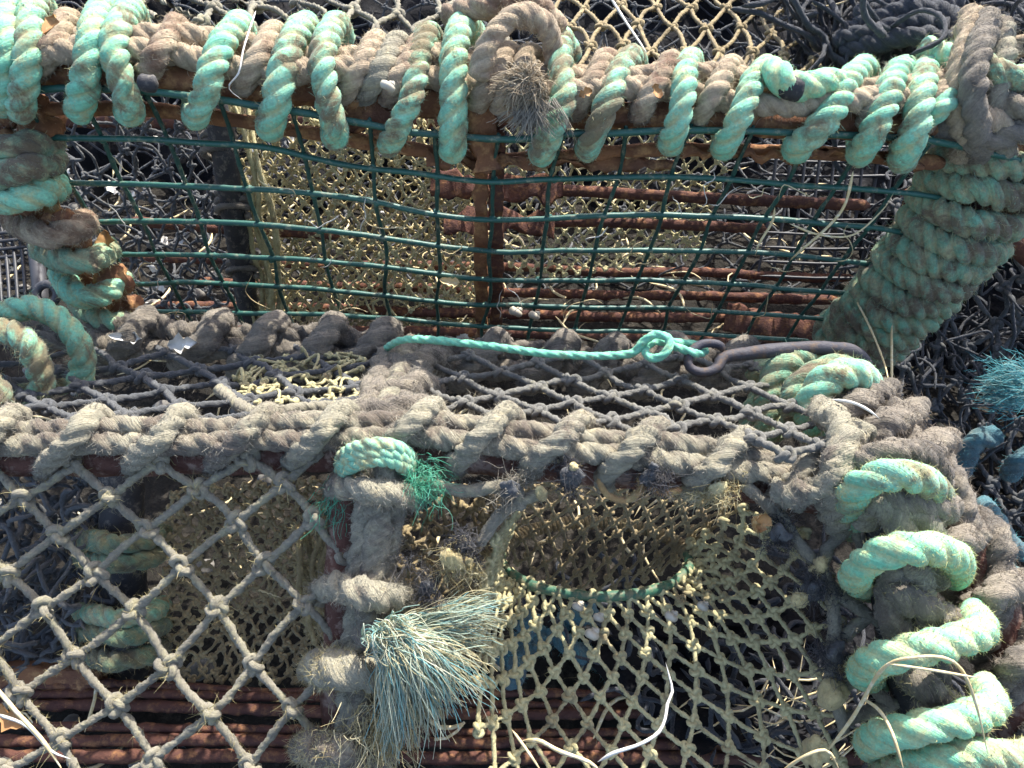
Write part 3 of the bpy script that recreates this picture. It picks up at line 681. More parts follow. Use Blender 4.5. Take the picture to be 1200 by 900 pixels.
# pale tan netting bunched on the top left
b = MB(); net_grid(b, quad_map([(285, 420, .66), (420, 415, .66), (410, 470, .56), (270, 472, .56)], .0), 11, 8, .0013, kr=.0016, jit=.35, bend=.22, fz=60); b.build('patch_net', [OLIVE, H_OLIVE], front)
b = MB(); pxrope(b, [(255, 455, .58), (300, 484, .535), (360, 478, .54), (430, 476, .545)], R=.005, fz=400, flen=.004, sides=10); b.build('selvedge_cord', [TWINE, H_GREY], front)

# entrance: a funnel of netting from the frame down to a hose ring, its roof sloping in from the rail
outer = [(612, 588), (578, 640), (562, 740), (560, 850), (600, 935), (680, 955), (780, 960), (880, 952), (975, 922), (990, 820), (985, 730), (958, 645), (905, 580)]
OU = smooth(PA([(u, v, FD+(.004 if v > 600 else .016)) for u, v in outer]), .004)
rc = P(697, 652, .610)
def ringp(a, k=1.): return rc+RT*math.cos(a)*.074*k+(UP*.35+FW*.94)*math.sin(a)*.052*k
def funnel(s, t):
    k = s*(len(OU)-1); q = np.array([np.interp(k, np.arange(len(OU)), OU[:, c]) for c in range(3)])
    a = math.radians(168+204*s); e = .15*t+.85*t**.85
    return q*(1-e)+ringp(a)*e+FW*.005*math.sin(math.pi*t)
b = MB(); net_grid(b, funnel, 40, 9, .0017, kr=.0021, jit=.04, bend=.02, fz=90, kfz=14, sides=8); en = b.build('entrance_net', [OLIVE, H_OLIVE], front)
def entry_roof(s, t):
    u = (608+300*s)*(1-t)+(588+222*s)*t; v0 = 560+14*s; v1 = 648+46*math.sin(math.pi*s)
    v = v0+(v1-v0)*(.25*t+.75*t**1.5)
    return P(u, v, FD+.014+(.655-FD-.014)*(t**.75))+np.array([0, 0, .004])*math.sin(math.pi*s)
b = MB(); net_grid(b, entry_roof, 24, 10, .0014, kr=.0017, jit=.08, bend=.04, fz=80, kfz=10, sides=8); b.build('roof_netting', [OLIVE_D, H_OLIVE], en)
b = MB(); a = np.linspace(0, 2*math.pi, 60); sweep(b, np.array([ringp(x) for x in a]), .0040, 12, noise=.0008, nscale=120, taper=False); b.build('entrance_ring', GREENRING, en)
b = MB(); helix(b, np.array([ringp(x) for x in np.linspace(.05, math.pi-.05, 30)]), [.0042], .0042, .0019, fz=0, sides=7, step=.001); b.build('ring_whipping', [OLIVE_D, H_OLIVE], en)
for pts in ([(668, 545), (672, 560), (668, 574)], [(700, 560), (712, 580), (735, 586), (752, 572), (748, 556)], [(760, 560), (772, 578), (800, 574)], [(846, 560), (838, 575), (824, 582)]):
    b = MB(); pxrope(b, [(u, v, FD-.004) for u, v in pts], R=.0024, fz=700, sides=9, flen=.004); b.build('fringe_cord', [ORANGE, H_OLIVE], en)
# interior net lining left and behind the entrance
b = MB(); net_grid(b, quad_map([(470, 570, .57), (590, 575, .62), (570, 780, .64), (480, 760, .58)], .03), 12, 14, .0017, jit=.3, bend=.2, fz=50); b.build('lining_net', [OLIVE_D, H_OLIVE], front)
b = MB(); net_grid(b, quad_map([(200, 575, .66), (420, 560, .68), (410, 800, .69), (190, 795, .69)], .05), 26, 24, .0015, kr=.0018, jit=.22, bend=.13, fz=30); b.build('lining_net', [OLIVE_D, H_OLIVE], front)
for k in range(6):
    b = MB(); j4 = rng.normal(size=4)*6
    pxrope(b, [(345+k*7+j4[0], 618, .60), (350+k*5+j4[1], 660, .61), (358+k*4+j4[2], 700, .62), (352+k*5+j4[3], 735+rng.normal()*14, .64)], R=.0025, fz=900, sides=9, flen=.006, wob=.6, noise=.3, pitch=.016); b.build('lining_cord', [OLIVE_D, H_OLIVE], front)
b = MB(); hq = [(600, 690, GD(690, .02)), (1080, 690, GD(690, .02)), (1060, 880, GD(880, .07)), (800, 880, GD(880, .05))]  # added dark heap with black twine, stands in for the interior shade
heap(b, hq, 70, 50, .02, 30, 2); fq = quad_map(hq); tangle(b, lambda: fq(rng.random(), rng.random())-FW*.012, 90, .002, .1, 0, .9); b.build('shade_netting', [BLUEBLK, H_DARK, BLACKMASS], front)
# net ties along the opening
def tie(name, u, v, d, w, h, n, mt, hm, r=.0013, tn=200, tl=.007):
    b = MB(); c = P(u, v, d)
    blob(b, c, .0055, 0, .8, 150, 14, (1, .8, 1.3), seed=u)
    for q in range(7):
        tuft(b, c+RT*rng.normal()*w+UP*rng.normal()*h+FW*rng.normal()*.003, rng.normal(size=3)-UP*.4-FW*.4, tn//4, tl, 1.0, .00022, 1, 2.2, .003, .3)
    b.build(name, [mt, hm], front)
for (u, v, mt, hm) in ((547, 640, TWINE_D, H_DARK), (500, 690, TWINE_D, H_DARK), (600, 575, TWINE_D, H_GREY), (668, 556, TWINE_D, H_DARK), (765, 553, TWINE_D, H_DARK), (838, 574, OLIVE, H_CREAM), (915, 628, TWINE_D, H_DARK), (955, 690, TWINE_D, H_DARK), (975, 765, TWINE_D, H_DARK), (545, 660, STRAWNET, H_CREAM)):
    tie('net_tie', u, v, FD-.012, .005, .007, 6, mt, hm)
for (u, v, d, r, mt) in ((960, 665, FD-.012, .0085, STRAWNET), (980, 815, FD-.012, .0105, STRAWNET), (955, 880, FD-.012, .012, STRAWNET), (938, 700, FD-.01, .006, STRAWNET), (530, 660, FD-.012, .011, STRAWNET), (893, 614, FD-.012, .0065, LEAF), (672, 548, FD-.016, .006, STRAWNET), (634, 580, FD-.012, .006, STRAWNET)):
    b = MB(); S = blob(b, P(u, v, d), r*.85, 0, .75, 110, 16, (.8, .7, 1.15), seed=u); fuzz(b, S, 500, .0028); b.build('fibre_lump', [mt, H_CREAM], front)
# dark twines tying the right side of the net to the end pole
for pts in ([(870, 566), (905, 598), (958, 660), (972, 640), (1000, 615)], [(958, 660), (975, 690), (1010, 715), (1042, 738)], [(985, 750), (1012, 728), (1045, 715), (1060, 690)], [(978, 810), (1010, 800), (1050, 830)], [(985, 845), (1030, 830), (1060, 820)], [(930, 600), (950, 580), (985, 570), (1000, 590)], [(962, 540), (985, 580), (1010, 640), (1020, 700)],
            [(560, 640), (590, 600), (640, 575)], [(480, 560), (540, 575), (600, 570), (612, 600)], [(975, 690), (978, 740), (975, 800), (990, 860)]):
    b = MB(); rope(b, PA([(u, v, FD-.006) for u, v in pts]), R=.0043, fz=500, flen=.005, sides=9, pitch=.025, lobes=2, noise=.2); b.build('tie_cord', [TWINE, H_GREY], front)

# right end: outer pole wound in brown rope, black hose post with teal coil
po = PA([(930, 452, .64), (985, 478, .585), (1040, 520, .55), (1090, 580, .54), (1135, 650, .54), (1172, 730, .54), (1195, 820, .54), (1208, 930, .54)])
b = MB(); sweep(b, smooth(po, .004), .017, 14, noise=.002); b.build('end_pole', PINKRUST, front)
for k in range(3):
    b = MB(); helix(b, po, [.015, .018, .018, .017], .15, .0098, start=2.1*k, fz=2800, flen=.007, noise=.3, nscale=80); b.build('pole_rope', [BROWN, H_BROWN], front)
for k, (u, v, d, w) in enumerate(((1000, 478, .56, 46), (1030, 505, .54, 50), (1062, 540, .53, 50), (1120, 640, .525, 34), (1165, 700, .52, 34), (1190, 780, .52, 34))):
    b = MB(); pxrope(b, [(u-w*.9, v+w*.55, d+.03), (u-w*.6, v+w*.35, d-.002), (u, v-2, d-.022), (u+w*.6, v-w*.35, d-.004), (u+w*.9, v-w*.5, d+.03)], R=.0092, fz=3400, flen=.007, noise=.32, nscale=100); b.build('pole_turn', [BROWN, H_BROWN], front)
hp2 = PA([(1025, 520, .515), (1040, 600, .50), (1060, 720, .495), (1085, 830, .495), (1110, 940, .495)])
b = MB(); sweep(b, smooth(hp2, .004), .019, 18, noise=.0012); b.build('hose_post', RUBBER, front)
for pts, mt, hm in (([(905, 575, .49), (950, 575, .475), (985, 545, .47), (985, 500, .49), (960, 478, .53)], GREY, H_GREY), ([(985, 620, .50), (975, 580, .475), (985, 530, .475), (1010, 500, .50)], GREY, H_GREY), ([(1000, 545, .47), (1050, 530, .465), (1090, 540, .49), (1100, 570, .52)], BROWN, H_BROWN),
       ([(1030, 580, .47), (1065, 600, .462), (1090, 640, .475), (1095, 680, .50)], GREY, H_GREY), ([(1010, 610, .48), (1035, 590, .462), (1060, 630, .46), (1075, 690, .47), (1080, 720, .485)], GREY, H_GREY), ([(1030, 690, .475), (1060, 700, .46), (1095, 720, .465), (1120, 730, .49)], BROWN, H_CREAM),
       ([(1060, 790, .47), (1090, 810, .455), (1120, 835, .462), (1140, 850, .49)], BROWN, H_CREAM), ([(1050, 660, .47), (1045, 720, .468), (1065, 760, .475)], GREY, H_GREY), ([(1020, 560, .47), (1050, 585, .46), (1090, 590, .465), (1110, 600, .49)], BROWN, H_BROWN)):
    b = MB(); pxrope(b, pts, R=.0092, fz=3400, flen=.006, noise=.28, nscale=110); b.build('post_rope', [mt, hm], front)
CO = [([(1000, 622, .515), (994, 592, .475), (1012, 566, .452), (1045, 556, .443), (1078, 562, .448), (1097, 577, .468), (1098, 598, .51)], TEAL),
      ([(1018, 690, .52), (1002, 678, .475), (1018, 655, .447), (1060, 645, .435), (1100, 645, .443), (1122, 658, .468), (1120, 675, .51)], TEAL_LIME),
      ([(1030, 795, .52), (1012, 790, .475), (1030, 773, .444), (1075, 762, .432), (1120, 752, .436), (1148, 738, .455), (1140, 718, .50)], TEAL_LIME),
      ([(1035, 885, .52), (1020, 872, .475), (1040, 862, .444), (1085, 852, .43), (1130, 842, .434), (1160, 826, .452), (1152, 802, .50)], TEAL_LIME),
      ([(1020, 930, .50), (1045, 905, .46), (1085, 893, .437), (1140, 886, .43), (1190, 888, .44), (1225, 880, .47)], TEAL_LIME)]
for pts, mt in CO:
    b = MB(); pxrope(b, pts, R=.0094, fz=4200, flen=.0038, noise=.1, amp=.21, pitch=.044, wob=.02); b.build('coil_turn', [mt, H_LIME], front)
for pts, mt in (([(905, 520, .60), (900, 465, .60), (918, 428, .60), (950, 420, .61), (975, 435, .63)], TEAL_OLD), ([(955, 520, .56), (950, 480, .55), (968, 448, .545), (1000, 440, .55), (1020, 455, .575), (1022, 485, .60)], TEAL),
       ([(935, 505, .58), (930, 470, .572), (945, 445, .57), (975, 432, .58), (1000, 440, .60)], TEAL_OLD), ([(885, 450, .64), (895, 432, .635), (915, 425, .64)], TEAL_OLD),
       ([(880, 510, .63), (885, 480, .63), (900, 460, .64)], TEAL_OLD)):
    b = MB(); pxrope(b, pts, R=.0112, fz=1500, flen=.005, noise=.1, pitch=.044); b.build('corner_turn', [mt, H_TEAL], front)
# teal loops on the left end of its back rail
for pts in ([(-50, 372, .62), (0, 366, .60), (42, 360, .60), (78, 380, .60), (96, 415, .605), (92, 455, .62)], [(-50, 385, .60), (-5, 385, .575), (28, 398, .565), (46, 428, .57), (48, 465, .58)], [(-30, 440, .57), (-5, 455, .56), (5, 480, .56)], [(-30, 480, .60), (30, 460, .62), (70, 450, .64), (110, 440, .66)]):
    b = MB(); pxrope(b, pts, R=.0094, fz=1500, flen=.006, noise=.1, pitch=.038); b.build('corner_turn', [TEAL_OLD if pts[0][1] > 400 else TEAL, H_TEAL], front)
# far pole with green turns seen through the side net
pipe('far_pole', [(140, 540, .66), (145, 660, .68), (150, 800, .72)], .018, RUBBER, front)
for v, mt in ((630, FARROPE), (652, FARROPE), (716, TEAL_OLD), (736, FARROPE), (766, FARROPE)):
    b = MB(); pxrope(b, [(95, v+2, .69), (112, v+4, .65), (140, v+8, .636), (175, v+2, .65), (192, v-8, .69)], R=.0085, fz=900, flen=.006, noise=.16); b.build('far_turn', [mt, H_OLIVE], front)
b = MB(); net_grid(b, quad_map([(-70, 540, .64), (150, 540, .66), (120, 800, .70), (-70, 800, .68)], .03), 16, 16, .0018, jit=.4, bend=.25, fz=20); tangle(b, lambda: P(rng.uniform(-60, 110), rng.uniform(560, 790), rng.uniform(.64, .68)), 90, .0022, .05, 0, .5); b.build('end_net', [TWINE_D, H_GREY], front)
# floor rods
for (v0, v1, R) in ((800, 818, .0034), (811, 829, .0040), (827, 833, .0047), (851, 858, .0036), (869, 867, .0050), (887, 884, .0053), (909, 912, .0048)):
    b = MB(); c = smooth([P(-60, v0, GD(v0, .03)), P(500, (v0+v1)/2+3, GD((v0+v1)/2+3, .03)), P(1050, v1+4, GD(v1+4, .03))], .006); c = c+np.stack([vnoise(c*9+q*9+v0) for q in range(3)], 1)*.003
    sweep(b, c, R, 10, noise=.0016, nscale=110); b.build('base_rod', RUST, front)
b = MB(); box(b, P(-60, 795, .685), P(120, 800, .685), .03, .02, noise=.004, wdir=UP); b.build('base_slat', RUSTY, front)

# big frayed rope end: clumped yarns that arch over and hang
b = MB()
pxrope(b, [(420, 740, FD+.0), (434, 742, FD-.012), (446, 748, FD-.020)], R=.0105, m=1, fm=0, fz=800, flen=.008)
for q in range(26):                            # matted yarns doubling back over the root
    su, sv = 446+rng.normal()*8, 752+rng.normal()*8
    wad(b, P(su, sv, FD-.030), P(su+rng.normal()*14+8, sv-14+rng.normal()*6, FD-.056), P(su+24+rng.normal()*14, sv+16+rng.normal()*14, FD-.042), 14, .0030, .00034, wav=.004)
for q in range(110):
    a = rng.beta(1.25, 1.5)                        # 0: far right, 1: straight down
    su, sv = 450+rng.normal()*6, 748+rng.normal()*6
    eu = 560-118*a+rng.normal()*8; ev = 792+84*math.sin(a*1.5)+rng.normal()*14; f_ = rng.uniform(.5, 1.12)
    eu, ev = su+(eu-su)*f_, sv+(ev-sv)*(.55+.45*f_)
    mu, mv = su+(eu-su)*.62+6, sv+(ev-sv)*.22-12*(1-a)
    z = FD-.034-rng.uniform(0, .014)
    k_ = rng.random() < .16; wad(b, P(su, sv, FD-.034), P(mu, mv, z-.018), P(eu+(rng.normal()*16 if k_ else 0), ev+(rng.normal()*18 if k_ else 0), z+.016), 7 if k_ else 15, .0055 if k_ else .0028, .00034, wav=.008 if k_ else .0045)
fo = b.build('frayed_end', [H_FRAY, GREY], front)
b = MB()
for q in range(34):
    su, sv = 466+rng.normal()*7, 745+rng.normal()*6; a = rng.random()
    eu = 596-14*a+rng.normal()*8; ev = 690+85*a+rng.normal()*6; f_ = rng.uniform(.65, 1.0); eu, ev = su+(eu-su)*f_, sv+(ev-sv)*f_
    wad(b, P(su, sv, FD-.014), P(su+(eu-su)*.5, sv+(ev-sv)*.5-20, FD-.03), P(eu, ev, FD-.012), 11, .0030, .0003, wav=.004)
b.build('frayed_end', [H_FRAY], front)
b = MB(); tuft(b, P(440, 850, FD-.02), -UP*.7-FW*.4+RT*.1, 420, .020, .7, .0003, 0, .8, .010, .2); b.build('frayed_end', [H_CREAM], front)

#====================================================================== LOOSE THINGS
# iron hook and cord
b = MB(); R_ = np.interp(np.linspace(0, 1, 200), [0, .12, .3, .36, .5, .85, 1], [.0032, .0035, .0035, .0046, .0057, .0055, .003])
hk = smooth(PA([(842, 414, 0.612), (836, 405, 0.610), (818, 404, 0.608), (803, 415, 0.606), (802, 430, 0.605), (816, 437, 0.604), (834, 432, 0.606), (842, 420, 0.610), (870, 415, .612), (910, 411, .615), (960, 409, .617), (990, 413, .620), (1004, 424, .622), (1010, 440, .625)]), .003)
hk = hk-FW*.016
sweep(b, hk, np.interp(np.linspace(0, 1, len(hk)), np.linspace(0, 1, 200), R_), 14, noise=.0004)
tag(b.build('metal_hook', IRON, root=P(900, 412, .655)), 'dark iron hook with an eye at one end lying across the rail between the pots', 'hook')
b = MB()
kn = [(452, 408, 0.655), (470, 399, 0.630), (500, 398, 0.620), (560, 404, 0.615), (640, 414, 0.610), (700, 417, 0.607), (740, 414, 0.605), (752, 402, 0.602), (768, 392, 0.598), (784, 398, 0.595), (780, 414, 0.593), (764, 420, 0.597), (756, 408, 0.605), (772, 400, 0.607), (796, 408, 0.605), (815, 414, 0.605), (826, 412, 0.617), (822, 405, 0.621), (800, 402, 0.615), (784, 400, 0.609)]
rope(b, PA([(u, v, d-.016) for u, v, d in kn]), R=.0032, fz=350, flen=.003, sides=12, pitch=.03, noise=.08, wob=.02)
tag(b.build('cord', [CORD, H_TEAL], root=P(640, 414, .645)), 'thin mint green cord knotted to the eye of the iron hook', 'cord')

# straws and strands
def strand(name, pts, r, mat, label, cat, group=None, flat=1.0):
    b = MB(); c = smooth(PA(pts), .004); R = r*np.interp(np.linspace(0, 1, len(c)), [0, .1, .8, 1], [.7, 1, .8, .2])
    sweep(b, c, R, 6, noise=r*.15, nscale=200); tag(b.build(name, mat, root=P(*pts[len(pts)//2])), label, cat, group or ('dry grass stems caught on the pots' if name == 'grass_stem' else None))
strand('grass_stem', [(970, 880, .46), (1000, 840, .44), (1035, 783, .415), (1075, 770, .405), (1110, 772, .405), (1130, 790, .41), (1145, 830, .415), (1158, 885, .42)], .0011, STRAW, 'long dry straw bent in an arch over the teal rope coils at the right', 'straw')
strand('grass_stem', [(1040, 778, .408), (1090, 785, .402), (1150, 795, .41)], .0009, STRAW, 'short thin straw lying across the second lowest teal coil', 'straw')
strand('grass_stem', [(1010, 818, .455), (1030, 832, .44), (1045, 858, .425), (1060, 905, .42)], .0011, STRAW, 'pale bent straw hanging in front of the lowest teal coils beside the black hose', 'straw')
strand('grass_stem', [(915, 905, .45), (945, 885, .44), (970, 880, .44), (985, 905, .44)], .00105, STRAW, 'curved straw at the bottom edge below the entrance net', 'straw')
strand('plastic_strip', [(700, 893, .44), (720, 882, .435), (750, 872, .435), (772, 858, .44), (780, 840, .445), (782, 825, .45), (788, 810, .455), (785, 795, .458), (780, 776, .46)], .0011, WHITEPL, 'white wavy plastic strip caught on the entrance net', 'plastic strip')
strand('grass_stem', [(612, 868, .46), (632, 868, .45), (655, 880, .445), (690, 893, .44), (710, 910, .44)], .0013, STRAW, 'yellowish straw crossing the bottom of the entrance net near the frayed rope', 'straw')
strand('grass_stem', [(600, 855, .46), (618, 880, .45), (635, 905, .445)], .00095, STRAW, 'short straw leaning against the bottom left of the entrance net', 'straw')
strand('grass_stem', [(-10, 800, .45), (20, 835, .44), (50, 868, .44), (75, 905, .44)], .0013, STRAW, 'thick pale straw poking through the net in the lower left corner', 'straw')
strand('grass_stem', [(-10, 835, .45), (30, 850, .445), (60, 880, .44), (85, 890, .44)], .00095, WHITEPL, 'bleached straw under the thick straw in the lower left corner', 'straw')
strand('grass_stem', [(714, -5, .72), (735, 28, .70), (758, 62, .66)], .0013, WHITEPL, 'straight pale straw on the tan roof net behind the rim', 'straw')
strand('grass_stem', [(947, 0, .75), (962, 8, .74), (990, 2, .73), (1002, -6, .73)], .00105, STRAW, 'pale straw curl on the dark netting at the top edge', 'straw')
strand('grass_stem', [(835, 455, .66), (830, 440, .655), (1045, 445, .64), (1045, 390, .70)][2:]+[(1046, 380, .72)], .0012, STRAW, 'upright reddish straw beside the corner of the front pot', 'straw')
strand('grass_stem', [(1000, 345, .76), (1020, 385, .70), (1036, 425, .62), (1042, 450, .58)], .0011, STRAW, 'straw hanging from the coiled rope side of the rear pot', 'straw')
strand('grass_stem', [(975, 468, .50), (1000, 472, .49), (1020, 482, .48), (1032, 492, .48)], .0011, WHITEPL, 'pale straw resting on the corner rope under the teal loop', 'straw')
strand('grass_stem', [(1072, 520, .50), (1085, 535, .495), (1098, 545, .49)], .0009, STRAW, 'short straw on the brown rope above the first teal coil', 'straw')
strand('fibre_strand', [(300, 12, .55), (286, 55, .525), (280, 85, .52), (268, 103, .53), (285, 118, .54)], .0007, WHITEPL, 'white looped fibre hanging over the rim between teal turns at the left', 'fibre')
strand('grass_stem', [(1000, 200, .60), (990, 240, .615), (968, 268, .63), (940, 292, .64), (925, 306, .66)], .0013, STRAW, 'long straw slanting across the right of the wire panel', 'straw')
strand('grass_stem', [(908, 243, .63), (905, 260, .64), (890, 285, .65), (885, 300, .66)], .0011, STRAW, 'curved straw on the wire panel left of the slanting straw', 'straw')
strand('grass_stem', [(925, 262, .63), (960, 275, .635), (1000, 275, .64), (1035, 245, .64), (1048, 225, .635)], .0009, STRAW, 'thin straw bowed under the right end of the wire panel', 'straw')
for k in range(34):
    u = rng.uniform(90, 1000); v = rng.uniform(190, 385); L = rng.uniform(25, 75); a = rng.uniform(0, 6.28); pts = []
    for q in range(6):
        pts.append((u, v, PD(min(v, 420))-.008-.006*rng.random())); a += rng.normal()*.7; u += math.cos(a)*L/5; v += math.sin(a)*L/5*.8
    strand('fibre_strand', pts, .0005, STRAW if k % 3 else WHITEPL, 'thin dry fibre snagged on the green wire panel', 'fibre', 'dry fibres snagged on the wire panel')
# shells and leaf scraps
def spiral_shell(u, v, d, r, label):
    b = MB(); t = np.linspace(0, 5.2*math.pi, 70); k = np.exp(-t*.13); c = P(u, v, d)
    ax = RT*.7+UP*.6; e1 = np.cross(ax, FW); e1 /= np.linalg.norm(e1); ax = ax/np.linalg.norm(ax); e2 = np.cross(ax, e1)
    p = c+(np.outer(np.cos(t)*k, e1)+np.outer(np.sin(t)*k, e2))*r*.55+np.outer(1-k, ax)*r*1.3
    sweep(b, p, r*.55*k+.0003, 9, noise=r*.05, nscale=200); tag(b.build('snail_shell', SHELL, root=c), label, 'shell', 'small white shells on the pots')
spiral_shell(603, 368, .78, .008, 'white spiral shell on a rust rod behind the middle of the wire panel')
spiral_shell(625, 372, .78, .007, 'smaller white shell right beside the spiral shell behind the wire panel')
spiral_shell(453, 104, .545, .006, 'small white shell lying on the rim padding between teal turns')
spiral_shell(822, 712, .54, .005, 'tiny white snail shell on the entrance net just below the green ring')
spiral_shell(692, 745, .53, .006, 'round white snail shell in the middle of the entrance net')
spiral_shell(676, 712, .545, .005, 'white snail shell below the left of the green entrance ring')
spiral_shell(700, 725, .54, .0045, 'snail shell between the round one and the green entrance ring')
spiral_shell(785, 724, .53, .0055, 'lone snail shell on the right half of the entrance net')
def leaf(u, v, d, L, w, mat, label, cat='leaf', name='dry_leaf', ang=None):
    b = MB(); a = rng.uniform(0, 3.14) if ang is None else ang
    X = RT*math.cos(a)+UP*math.sin(a); Y = -RT*math.sin(a)+UP*math.cos(a); c = P(u, v, d)
    s = np.linspace(-1, 1, 9); q = np.linspace(-1, 1, 7); vv = []
    for th in (0, .0006):
        for x in s:
            for y in q: vv.append(c+X*x*L+Y*y*w*((1-x*x)**.6)*(1+.45*math.sin(x*9+u)*math.sin(x*5+v)+.25*math.sin(17*x+v))-FW*(y*y*w*.6+.25*L*math.sin(x*2+u)+th))
    f = []
    n = 7
    for o in (0, 63):
        for i in range(8):
            for j in range(6): k = o+i*n+j; f.append((k, k+1, k+n+1, k+n) if o == 0 else (k, k+n, k+n+1, k+1))
    b.add(np.array(vv), np.array(f)); tag(b.build(name, mat, root=c), label, cat)
leaf(215, 403, .655, .013, .006, WHITEPL, 'white torn plastic scrap lying on the back rail of the front pot', 'scrap', 'plastic_scrap', .1)
leaf(148, 395, .66, .013, .004, WHITEPL, 'thin white scrap wedged on the rail under the left rope bundle', 'scrap', 'plastic_scrap', -.1)
leaf(127, 190+95, .67, .011, .006, LEAF, 'orange brown leaf on the left rope bundle by the wire panel')
leaf(60, 240, .61, .012, .007, LEAF, 'curled brown leaf between the left teal turns and the rust lump')
leaf(527, 330, .745, .010, .004, STRAW, 'pale dry leaf on the wire panel left of the centre strut')
leaf(770, 108, .55, .006, .003, LEAF, 'orange leaf scrap caught on the rim between two teal turns')
leaf(686, 110, .545, .005, .003, LEAF, 'small rusty leaf curl on the rim right of the frayed knot')
leaf(893, 612, .48, .006, .004, LEAF, 'pink brown husk on the entrance net near the top right tie')
leaf(60, 30, .53, .008, .004, LEAF, 'orange leaf litter on the rim at the top left corner')
leaf(14, 835, .47, .012, .006, LEAF, 'dry brown leaf against the side net in the lower left corner')
leaf(125, 815, .68, .012, .008, WHITEPL, 'white flake on the floor rods behind the side net', 'scrap', 'plastic_scrap', .3)
leaf(195, 878, .70, .03, .012, BLUE, 'blue plastic scrap under the floor rods behind the side net', 'scrap', 'plastic_scrap', .1)
for (u, v, d, L, a, lb) in ((640, 745, .70, .05, .5, 'blue rope length lying inside the front pot below the entrance ring'), (690, 770, .70, .04, -.6, 'short dark teal rope end inside the front pot behind the netting'), (610, 765, .68, .035, 1.3, 'teal rope stub hidden behind the left of the entrance net')):
    b = MB(); c = np.array([P(u, v, d)+(RT*math.cos(a)+UP*math.sin(a))*L*t+FW*.012*math.sin(4*t) for t in np.linspace(-1, 1, 7)])
    rope(b, c, R=.009, fz=900); tag(b.build('rope_piece', [BLUE, H_BLUE], root=P(u, v, d)), lb, 'rope', 'blue rope lengths among the pots')

#====================================================================== NEIGHBOURS
# creel at the right, draped in black netting
rp = thing('lobster_pot', 'black netted lobster pot at the right edge half hidden in shadow', 'lobster pot', (.62, .55, .0))
b = MB(); sweep(b, smooth(PA([(1060, 230, .95), (1150, 260, .86), (1260, 330, .80)]), .006), .014, 12, noise=.003); b.build('frame_pipe', RUST, rp)
b = MB(); net_grid(b, quad_map([(1030, 215, .93), (1290, 215, .82), (1290, 760, .74), (1080, 760, .80)], .05), 12, 16, .0027, kr=.0034, jit=.2, bend=.1, fz=60); b.build('side_net', [TWINE_D, H_DARK], rp)
b = MB(); fh = quad_map([(1010, 215, 1.0), (1300, 215, .9), (1300, 760, .82), (1100, 760, .88)])
heap(b, [(1000, 190, 1.06), (1320, 190, .95), (1320, 800, .84), (1060, 800, .90)], 60, 90, .03, 22, 2)  # black netting pile, added behind the nets to deepen the dark
tangle(b, lambda: fh(rng.random(), rng.random())-FW*rng.random()*.06, 300, .0017, .14, 0, 1.0); b.build('inner_net', [BLUEBLK, H_DARK, BLACKMASS], rp)
b = MB(); tuft(b, P(1192, 452, .66), -RT*1.0+UP*.05-FW*.3, 900, .019, .28, .00032, 0, .3, .010, 0); tag(b.build('frayed_rope_end', [H_BLUE], root=P(1192, 452, .66)), 'bright turquoise frayed rope end sticking out at the right edge', 'rope end')
for pts, R, lb in (([(1150, 590, .72), (1165, 605, .68), (1185, 640, .67), (1215, 650, .68)], .0082, 'blue rope loop behind the brown end pole at the right edge'), ([(1180, 560, .68), (1195, 540, .66), (1225, 530, .66)], .0082, 'turquoise rope stub under the frayed end at the right edge'), ([(1120, 560, .84), (1140, 520, .82), (1170, 510, .82)], .012, 'dull teal rope length in the shadow of the black netting'), ([(1170, 660, .70), (1200, 680, .69), (1235, 700, .69)], .0082, 'dark blue rope lowest of those at the right edge')):
    b = MB(); pxrope(b, pts, R=R, fz=900, flen=.005); tag(b.build('rope_piece', [BLUE, H_BLUE], root=P(*pts[1])), lb, 'rope', 'blue rope lengths among the pots')
# dark rope and netting on top right
b = MB(); fh2 = quad_map([(930, -60, .86), (1180, -60, .82), (1140, 70, .68), (955, 85, .72)])
tangle(b, lambda: fh2(rng.random(), rng.random())-FW*rng.random()*.02, 240, .0024, .15, 0, .9, fz=50)
tag(b.build('black_netting', [BLUEBLK, H_DARK], root=P(1040, 20, .74)), 'heap of blue black netting on the rear pot at the top right', 'netting')
rr = thing('thick_rope', 'thick charcoal rope in a bight over the black netting at the top right', 'rope', P(1060, 20, .68))
for pts in ([(985, 40, .71), (1020, 25, .69), (1060, 12, .675), (1105, 15, .665), (1130, 40, .655)], [(975, 50, .70), (1020, 38, .682), (1070, 28, .668), (1112, 32, .655)], [(1000, 20, .70), (1040, 4, .69), (1085, -2, .68), (1130, 10, .67)], [(985, 62, .70), (1030, 50, .675), (1075, 42, .66), (1115, 50, .65)]):
    b = MB(); pxrope(b, pts, R=.0085, fz=1500, flen=.006, noise=.14, amp=.24); b.build('strand', [BLUEBLK, H_DARK], rr)
# black plastic basket at the left
bk = thing('plastic_basket', 'black plastic mesh basket at the left edge behind the pots', 'basket', P(0, 300, .95))
b = MB()
for i in range(12):
    u = -70+i*9.5; c = smooth(PA([(u-14, 225, 1.0), (u, 290, .97), (u+6, 360, .93)]), .008); sweep(b, c, .0022, 6)
for j in range(14):
    v = 228+j*9.5; c = smooth(PA([(-80, v+8, .965), (-20, v, .96), (36, v-6, .97)]), .008); sweep(b, c, .0022, 6)
b.build('mesh_side', PLASTIC, bk)
b = MB(); sweep(b, smooth(PA([(20, 215, .99), (36, 260, .965), (46, 330, .93), (48, 362, .92)]), .005), .009, 10); b.build('rim', PLASTIC, bk)
b = MB(); a = np.linspace(0, 2*math.pi, 30); sweep(b, P(55, 345, .90)+np.outer(np.cos(a), RT)*.012+np.outer(np.sin(a), UP)*.012, .005, 9, taper=False); b.build('handle_ring', PLASTIC, bk)
